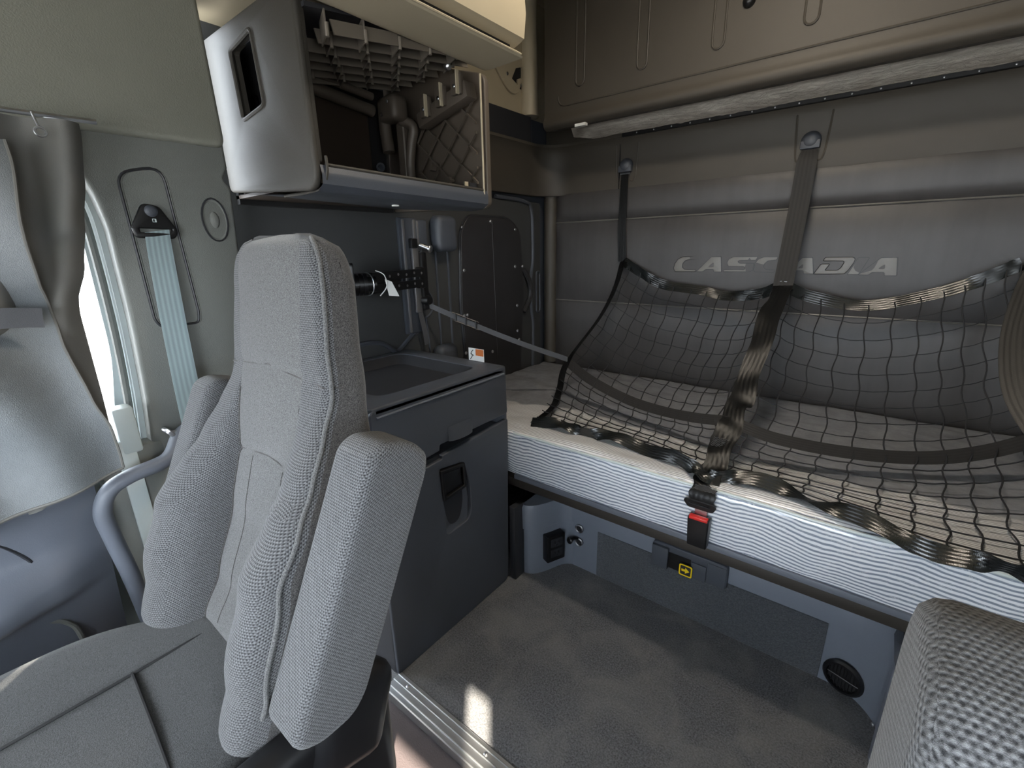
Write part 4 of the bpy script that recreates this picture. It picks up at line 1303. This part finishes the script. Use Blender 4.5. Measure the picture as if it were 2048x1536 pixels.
    for sc_, z in ((.985, .52), (1.0, .54), (1.01, .58), (1.0, .615), (.975, .638), (.93, .65), (.85, .654), (.6, .650), (.3, .646), (.02, .644)):
        rg.append([bm.verts.new((cx + cc.x + (x - cc.x) * sc_, cc.y + (y - cc.y) * sc_, z)) for x, y in ol])
    for a, b in zip(rg, rg[1:]):
        for k in range(len(a)): bm.faces.new((a[k], a[(k + 1) % len(a)], b[(k + 1) % len(a)], b[k]))
    bm.faces.new(rg[0][::-1]); bm.faces.new(rg[-1])
    obj('cushion', bm, 'cushion_fabric', s, 60)
    for pth in ([(-.085, -.33), (-.075, -.1), (-.075, .19)], [(-.078, .064), (.05, .058), (.20, .05)]):
        bm = B(); tube(bm, [(cx + x, y, .6505) for x, y in cr([(a, b, 0) for a, b in pth], 8) for x, y in [(x, y)]] if 0 else [(cx + p.x, p.y, .6505) for p in cr([(a, b, 0) for a, b in pth], 8)], .0026, 6)
        obj('seam', bm, 'rubber', s)
    # armrests folded up
    for sg in (1, -1):
        bm = B()
        xo = cx + sg * .338
        xi = cx + sg * .247
        A = [(.153, .715), (.185, .690), (.245, .690), (.272, .715), (.420, 1.020), (.424, 1.050), (.395, 1.080), (.345, 1.092), (.318, 1.080)]
        lp = rr(A, [.02, .02, .02, .02, .03, .03, .03, .02, .02], 5)
        m_ = plate_mesh([lp], 'x', max(xo, xi), abs(xo - xi), .016)
        ar = link('armrest', m_, 'ribbed_fabric', s)
        bm = B(); tube(bm, [(max(xo, xi) - .002 if sg > 0 else min(xo, xi) + .002, y, z) for y, z in rr([(p[0] + .012 * (1 if p[0] < .3 else -.0), p[1]) for p in A], .02, 4)], .0016, 5, True)
        bm.free()
        bm = B(); box(bm, min(xo, xi) + .01, max(xo, xi) - .02, .20, .33, .56, .72, .03, 4, RX(math.radians(-18)), (xo, .26, .66))
        tag(obj('armrest_pivot', bm, 'black_plastic', s), 'black plastic pivot cover')
    # pedestal and side shields
    bm = B(); box(bm, cx - .27, cx + .27, -.30, .24, .40, .545, .03, 3); tag(obj('side_shield', bm, 'black_plastic', s), 'black plastic shield')
    bm = B(); box(bm, cx + .235, cx + .30, .05, .335, .42, .67, .03, 4); tag(obj('side_cover', bm, 'black_plastic', s), 'glossy black side cover')
    bm = B(); box(bm, cx - .21, cx + .21, -.25, .24, .02, .41, .02, 2); box(bm, cx - .25, cx + .25, -.3, .29, -.036, .03, .01, 2)
    obj('pedestal', bm, 'rubber', s)
    return s
seat = make_seat(-.842, 'grey cloth cab seat with armrests folded up, beside the curtained door')
s2 = copy_tree(seat)
s2.location.x += 1.228
s2.location.z += .03
for ch in s2.children:
    if ch.name.startswith('pedestal'): ch.location.z -= .03
    if ch.name.startswith('armrest') and 'pivot' not in ch.name:
        # this seat's armrests stand straighter
        a_ = math.radians(26)
        ch.rotation_euler.x = a_
        pw = V((0, .20, .70))
        ch.location = ch.location + pw - Matrix.Rotation(a_, 3, 'X') @ pw + V((0, .095, 0))
s2['label'] = 'grey cloth cab seat cut off at right edge, only its armrest in view'
# buckle stalk seen between backrest and cushion
bm = B(); tube(bm, cr([(-1.06, .20, .60), (-1.055, .23, .66), (-1.02, .27, .69), (-.99, .29, .68)], 6), .012, 10)
hs = obj('belt_hose', bm, 'satin_silver'); tag(hs, 'silver edged loop behind the seat cushion beside door', 'loop')

# ------------------------------------------------------------------ bunk net
net = thing('bunk_net', 'black webbing and cord restraint net draped over the lower bunk', 'net', (-.3, 1.9, .67))
LX = -1.10
Ltab = cr([(-1.10, 2.335, 1.28), (-1.085, 2.23, 1.15), (-1.085, 2.07, 1.01), (-1.105, 1.80, .835), (-1.06, 1.66, .735), (-1.03, 1.56, .690), (-1.015, 1.40, .674)], 8)
Ttab = [(-1.10, 2.335, 1.28), (-.97, 2.30, 1.215), (-.85, 2.285, 1.165), (-.67, 2.275, 1.145), (-.54, 2.265, 1.125), (-.40, 2.225, 1.145), (-.315, 2.185, 1.180), (-.22, 2.235, 1.14), (-.04, 2.265, 1.110), (.135, 2.27, 1.155), (.26, 2.275, 1.21), (.36, 2.30, 1.27)]
Mtab = [(-1.105, 1.80, .835), (-.95, 1.74, .785), (-.75, 1.69, .745), (-.58, 1.635, .745), (-.44, 1.58, .765), (-.315, 1.548, .785), (-.18, 1.56, .757), (0, 1.625, .735), (.18, 1.72, .73), (.32, 1.82, .75), (.44, 1.90, .80)]
Btab = [(-1.015, 1.385, .674), (-.9, 1.41, .672), (-.805, 1.415, .674), (-.66, 1.42, .672), (-.53, 1.405, .674), (-.38, 1.355, .674), (-.315, 1.33, .676), (-.235, 1.365, .674), (-.085, 1.36, .675), (.085, 1.30, .672), (.22, 1.27, .67), (.34, 1.27, .67), (.50, 1.30, .67)]
def at_x(tab, x):
    P = tab
    if x <= P[0][0]: return V(P[0])
    for a, b in zip(P, P[1:]):
        if x <= b[0]:
            t = (x - a[0]) / (b[0] - a[0])
            return V(a).lerp(V(b), t)
    return V(P[-1])
Tp = [tuple(p) for p in cr(Ttab, 6)]
Mp = [tuple(p) for p in cr(Mtab, 6)]
Bp_ = [tuple(p) for p in cr(Btab, 6)]
def curve_at(P, u):
    u = max(0, min(1, u)) * (len(P) - 1)
    i = min(int(u), len(P) - 2)
    return V(P[i]).lerp(V(P[i + 1]), u - i)
# u in [0,.5] left of centre strap, [.5,1] right of it: piecewise by x so the centre matches
def split(P):
    k = min(range(len(P)), key=lambda i: abs(P[i][0] + .315))
    return P[:k + 1], P[k:]
Tl, Tr = split(Tp); Ml, Mr = split(Mp); Bl, Br = split(Bp_)
def net_pt(u, v):
    """v 0 top band .. 1 middle band .. 2 bottom band"""
    if u <= .5:
        a, b, c = curve_at(Tl, u * 2), curve_at(Ml, u * 2), curve_at(Bl, u * 2)
    else:
        a, b, c = curve_at(Tr, u * 2 - 1), curve_at(Mr, u * 2 - 1), curve_at(Br, u * 2 - 1)
    if v <= 1:
        p = a.lerp(b, v)
        sag = .055 * math.sin(PI * v) * (1 - .5 * math.exp(-((u - .5) / .06) ** 2))
        p += V((0, .35, -.9)) * sag
    else:
        t = v - 1
        p = b.lerp(c, t)
        p += V((0, .2, -1)) * .028 * math.sin(PI * t)
        p.z = max(p.z, .676)
    return p
NU1, NU2 = 13, 12
us = [.5 * k / NU1 for k in range(1, NU1)] + [.5 + .5 * k / NU2 for k in range(1, NU2 + 1)]
def wig(i, t, amp):
    return amp * math.sin(t * 2.4 + i * 1.7) + amp * .6 * math.sin(t * 5.1 + i * .9)
for i, u in enumerate(us):
    P = []
    n = 56
    for k in range(n + 1):
        v = 2 * k / n
        p = net_pt(u, v)
        ph = (v * 8) * PI
        p.x += .0045 * math.sin(ph * 1.0 + i * .4) * (0 if k in (0, n) else 1) + .003 * noise.noise(V((i, v * 6, 0)))
        P.append(p)
    bm = B(); tube(bm, P, .0023, 5)
    obj('cord', bm, 'net_cord', net, 80)
vrows = [k / 9 for k in range(1, 9)] + [1 + k / 8 for k in range(1, 8)]
for j, v in enumerate(vrows):
    P = []
    for k in range(90):
        u = k / 89
        if u < .5: w = u * 2 * NU1
        else: w = (u - .5) * 2 * NU2
        p = net_pt(u, v)
        p.z -= .003 * math.sin(PI * (w % 1))
        if v > 1: p.z = max(p.z, .677)
        P.append(p)
    bm = B(); tube(bm, P, .0016 if v < 1 else .0022, 5)
    obj('cross_cord', bm, 'net_cord', net, 80)
def surf_side(P, w, wob=0):
    def f(i, t):
        return V((0, 0, 0))
    return f
def band(name, P, w, m, tilt, lab=None, wob=0.0, seed=0):
    P = [V(p) for p in P]
    def side(i, t):
        a = tilt(t) + wob * noise.noise(V((t * 14 + seed, 0, 0)))
        d = (P[min(i + 1, len(P) - 1)] - P[max(i - 1, 0)]).normalized()
        # rotate a vector around the path direction: start near vertical
        upw = V((0, 0, 1)); n1 = (upw - d * upw.dot(d)).normalized(); n2 = d.cross(n1)
        return (n1 * math.cos(a) + n2 * math.sin(a)) * w / 2
    bm = B(); ribbon(bm, P, side)
    o = obj(name, bm, m, net, 80)
    if lab: tag(o, lab)
    return o
Q = cr(Ttab, 12)
kc = min(range(len(Q)), key=lambda i: abs(Q[i].x + .315))
band('top_band', Q[:kc + 1], .046, 'satin_webbing', lambda t: -.35 + .3 * math.sin(t * 9), 'satiny top band of the net, left half', .5, 1)
band('top_band', Q[kc:], .046, 'satin_webbing', lambda t: -.35 + .3 * math.sin(t * 7 + 1), 'satiny top band of the net, right half', .4, 5)
band('middle_band', cr(Mtab, 10), .044, 'matt_webbing', lambda t: -.95, 'matt grey middle band')
def bz(p, t): 
    return p
Q = [p + V((0, 0, .012 + .008 * math.sin(p.x * 26))) for p in cr(Btab, 14)]
band('bottom_band', Q, .045, 'satin_webbing', lambda t: -.75, 'twisting bottom band on the mattress edge', 2.2, 9)
Q = [p for p in Ltab]
bm = B(); ribbon(bm, [p + V((-.0, 0, .0)) for p in Q], lambda i, t: V((.018, -.006, .010)) if t < .5 else V((.017, .0, .004)))
tag(obj('left_band', bm, 'black_webbing', net, 80), 'black band closing the left side')
for s_ in (-.02, .02):
    pass
# straps up to hooks
bm = B(); ribbon(bm, [(AL[0], YA - .012, AL[1] - .03), (AL[0], YA - .016, 1.62), (AL[0] + .002, YA - .024, 1.45), (LX, 2.330, 1.275)], lambda i, t: (.019 + .004 * t, 0, 0))
obj('left_hanger', bm, 'black_webbing', net)
CS = [(-.315, YA - .014, 1.712), (-.315, 2.32, 1.66), (-.315, 2.296, 1.519), (-.315, 2.235, 1.33), (-.315, 2.180, 1.180)]
bm = B(); ribbon(bm, cr(CS, 5), lambda i, t: (.026 + .010 * min(1, t * 4), 0, 0)); obj('centre_hanger', bm, 'matt_webbing', net)
CL = [(-.315, 2.185, 1.185), (-.315, 1.925, 1.043), (-.315, 1.705, .868), (-.315, 1.562, .800), (-.315, 1.42, .712), (-.315, 1.31, .662), (-.315, 1.281, .640), (-.315, 1.277, .609)]
P = cr(CL, 9)
for i, p in enumerate(P):
    t = i / (len(P) - 1)
    if t < .75: p.z += .004 * math.sin(i * 1.1); p.x += .004 * math.sin(i * .7)
bm = B(); ribbon(bm, P, lambda i, t: V((.036 - .003 * math.sin(i * .55), 0, (.010 * math.sin(i * .8) if t < .75 else 0)))); tag(obj('centre_strap', bm, 'black_webbing', net, 80), 'broad black crumpled centre strap')
for t_, z in ((.52, 0), (.74, 0)):
    i = int(t_ * (len(P) - 1)); d = (P[i + 1] - P[i]).normalized(); nrm = d.cross(V((1, 0, 0))).normalized()
    if nrm.z < 0: nrm = -nrm
    bm = B()
    for k in range(6):
        c = P[i] + d * (k * .006) + nrm * .0022
        tube(bm, [c + V((-.030 + q * .006, 0, 0)) + nrm * 0 + d * (.002 if q % 2 else -.002) for q in range(11)], .0008, 4)
    obj('stitching', bm, 'grey_webbing', net)
# right side strap and hanger
RP = cr([(.41, 2.30, 1.30), (.38, 2.24, 1.20), (.36, 2.12, 1.05), (.375, 1.98, .91), (.43, 1.86, .81), (.50, 1.70, .74), (.56, 1.50, .69)], 8)
bm = B(); ribbon(bm, RP, lambda i, t: V((.030, -.004, .012))); tag(obj('right_band', bm, 'black_webbing', net, 80), 'broad black band closing the right side')
bm = B(); ribbon(bm, [(AR[0], YA - .012, AR[1] - .03), (.45, 2.33, 1.5), (.40, 2.305, 1.29)], lambda i, t: (.024, 0, 0)); obj('right_hanger', bm, 'matt_webbing', net)
# metal tongue and buckle
bm = B()
tl = rr([(-.360, .620), (-.278, .620), (-.270, .610), (-.280, .592), (-.352, .592), (-.366, .610)], .006)
hl = rr([(-.348, .615), (-.288, .615), (-.288, .606), (-.348, .606)], .004)
tg_ = plate('tongue', [tl, hl], 'y', 1.276, .004, 'black_plastic', net, .001)
bm = B(); box(bm, -.330, -.294, 1.277, 1.280, .570, .594, .001, 1); tag(obj('blade', bm, 'steel', net), 'bright tongue blade')
bk2 = thing('strap_buckle', 'black strap buckle with red release button standing on the bed frame', 'buckle', (-.315, 1.29, .465))
bm = B(); solid(bm, [(-.340, 1.262, .472), (-.284, 1.262, .472), (-.284, 1.292, .472), (-.340, 1.292, .472)], [(-.344, 1.256, .572), (-.282, 1.256, .572), (-.282, 1.292, .572), (-.344, 1.292, .572)])
bmesh.ops.bevel(bm, geom=bm.edges[:], offset=.004, segments=3, profile=.5, affect='EDGES')
obj('housing', bm, 'black_plastic', bk2)
bm = B(); box(bm, -.340, -.286, 1.2545, 1.274, .566, .5765, .003, 2); tag(obj('release_button', bm, 'red_plastic', bk2), 'red release button')
bm = B(); box(bm, -.334, -.292, 1.2760, 1.2800, .5705, .5735); obj('slot', bm, 'rubber', bk2)

# warm ceiling lamp of the sleeper
lp_ = thing('dome_lamp', 'warm oblong dome lamp on the sleeper ceiling', 'lamp', (-.35, 1.25, 2.57))
bm = B(); box(bm, -.52, -.18, 1.17, 1.33, 2.555, 2.585, .01, 3); obj('housing', bm, 'cream_plastic', lp_)
bm = B(); box(bm, -.50, -.20, 1.19, 1.31, 2.545, 2.557, .004, 2); obj('lens', bm, 'lamp_lens', lp_)
area('dome_lamp_light', (-.35, 1.25, 2.53), (-.35, 1.25, 0), .30, .12, 4.0, (1, .89, .74))
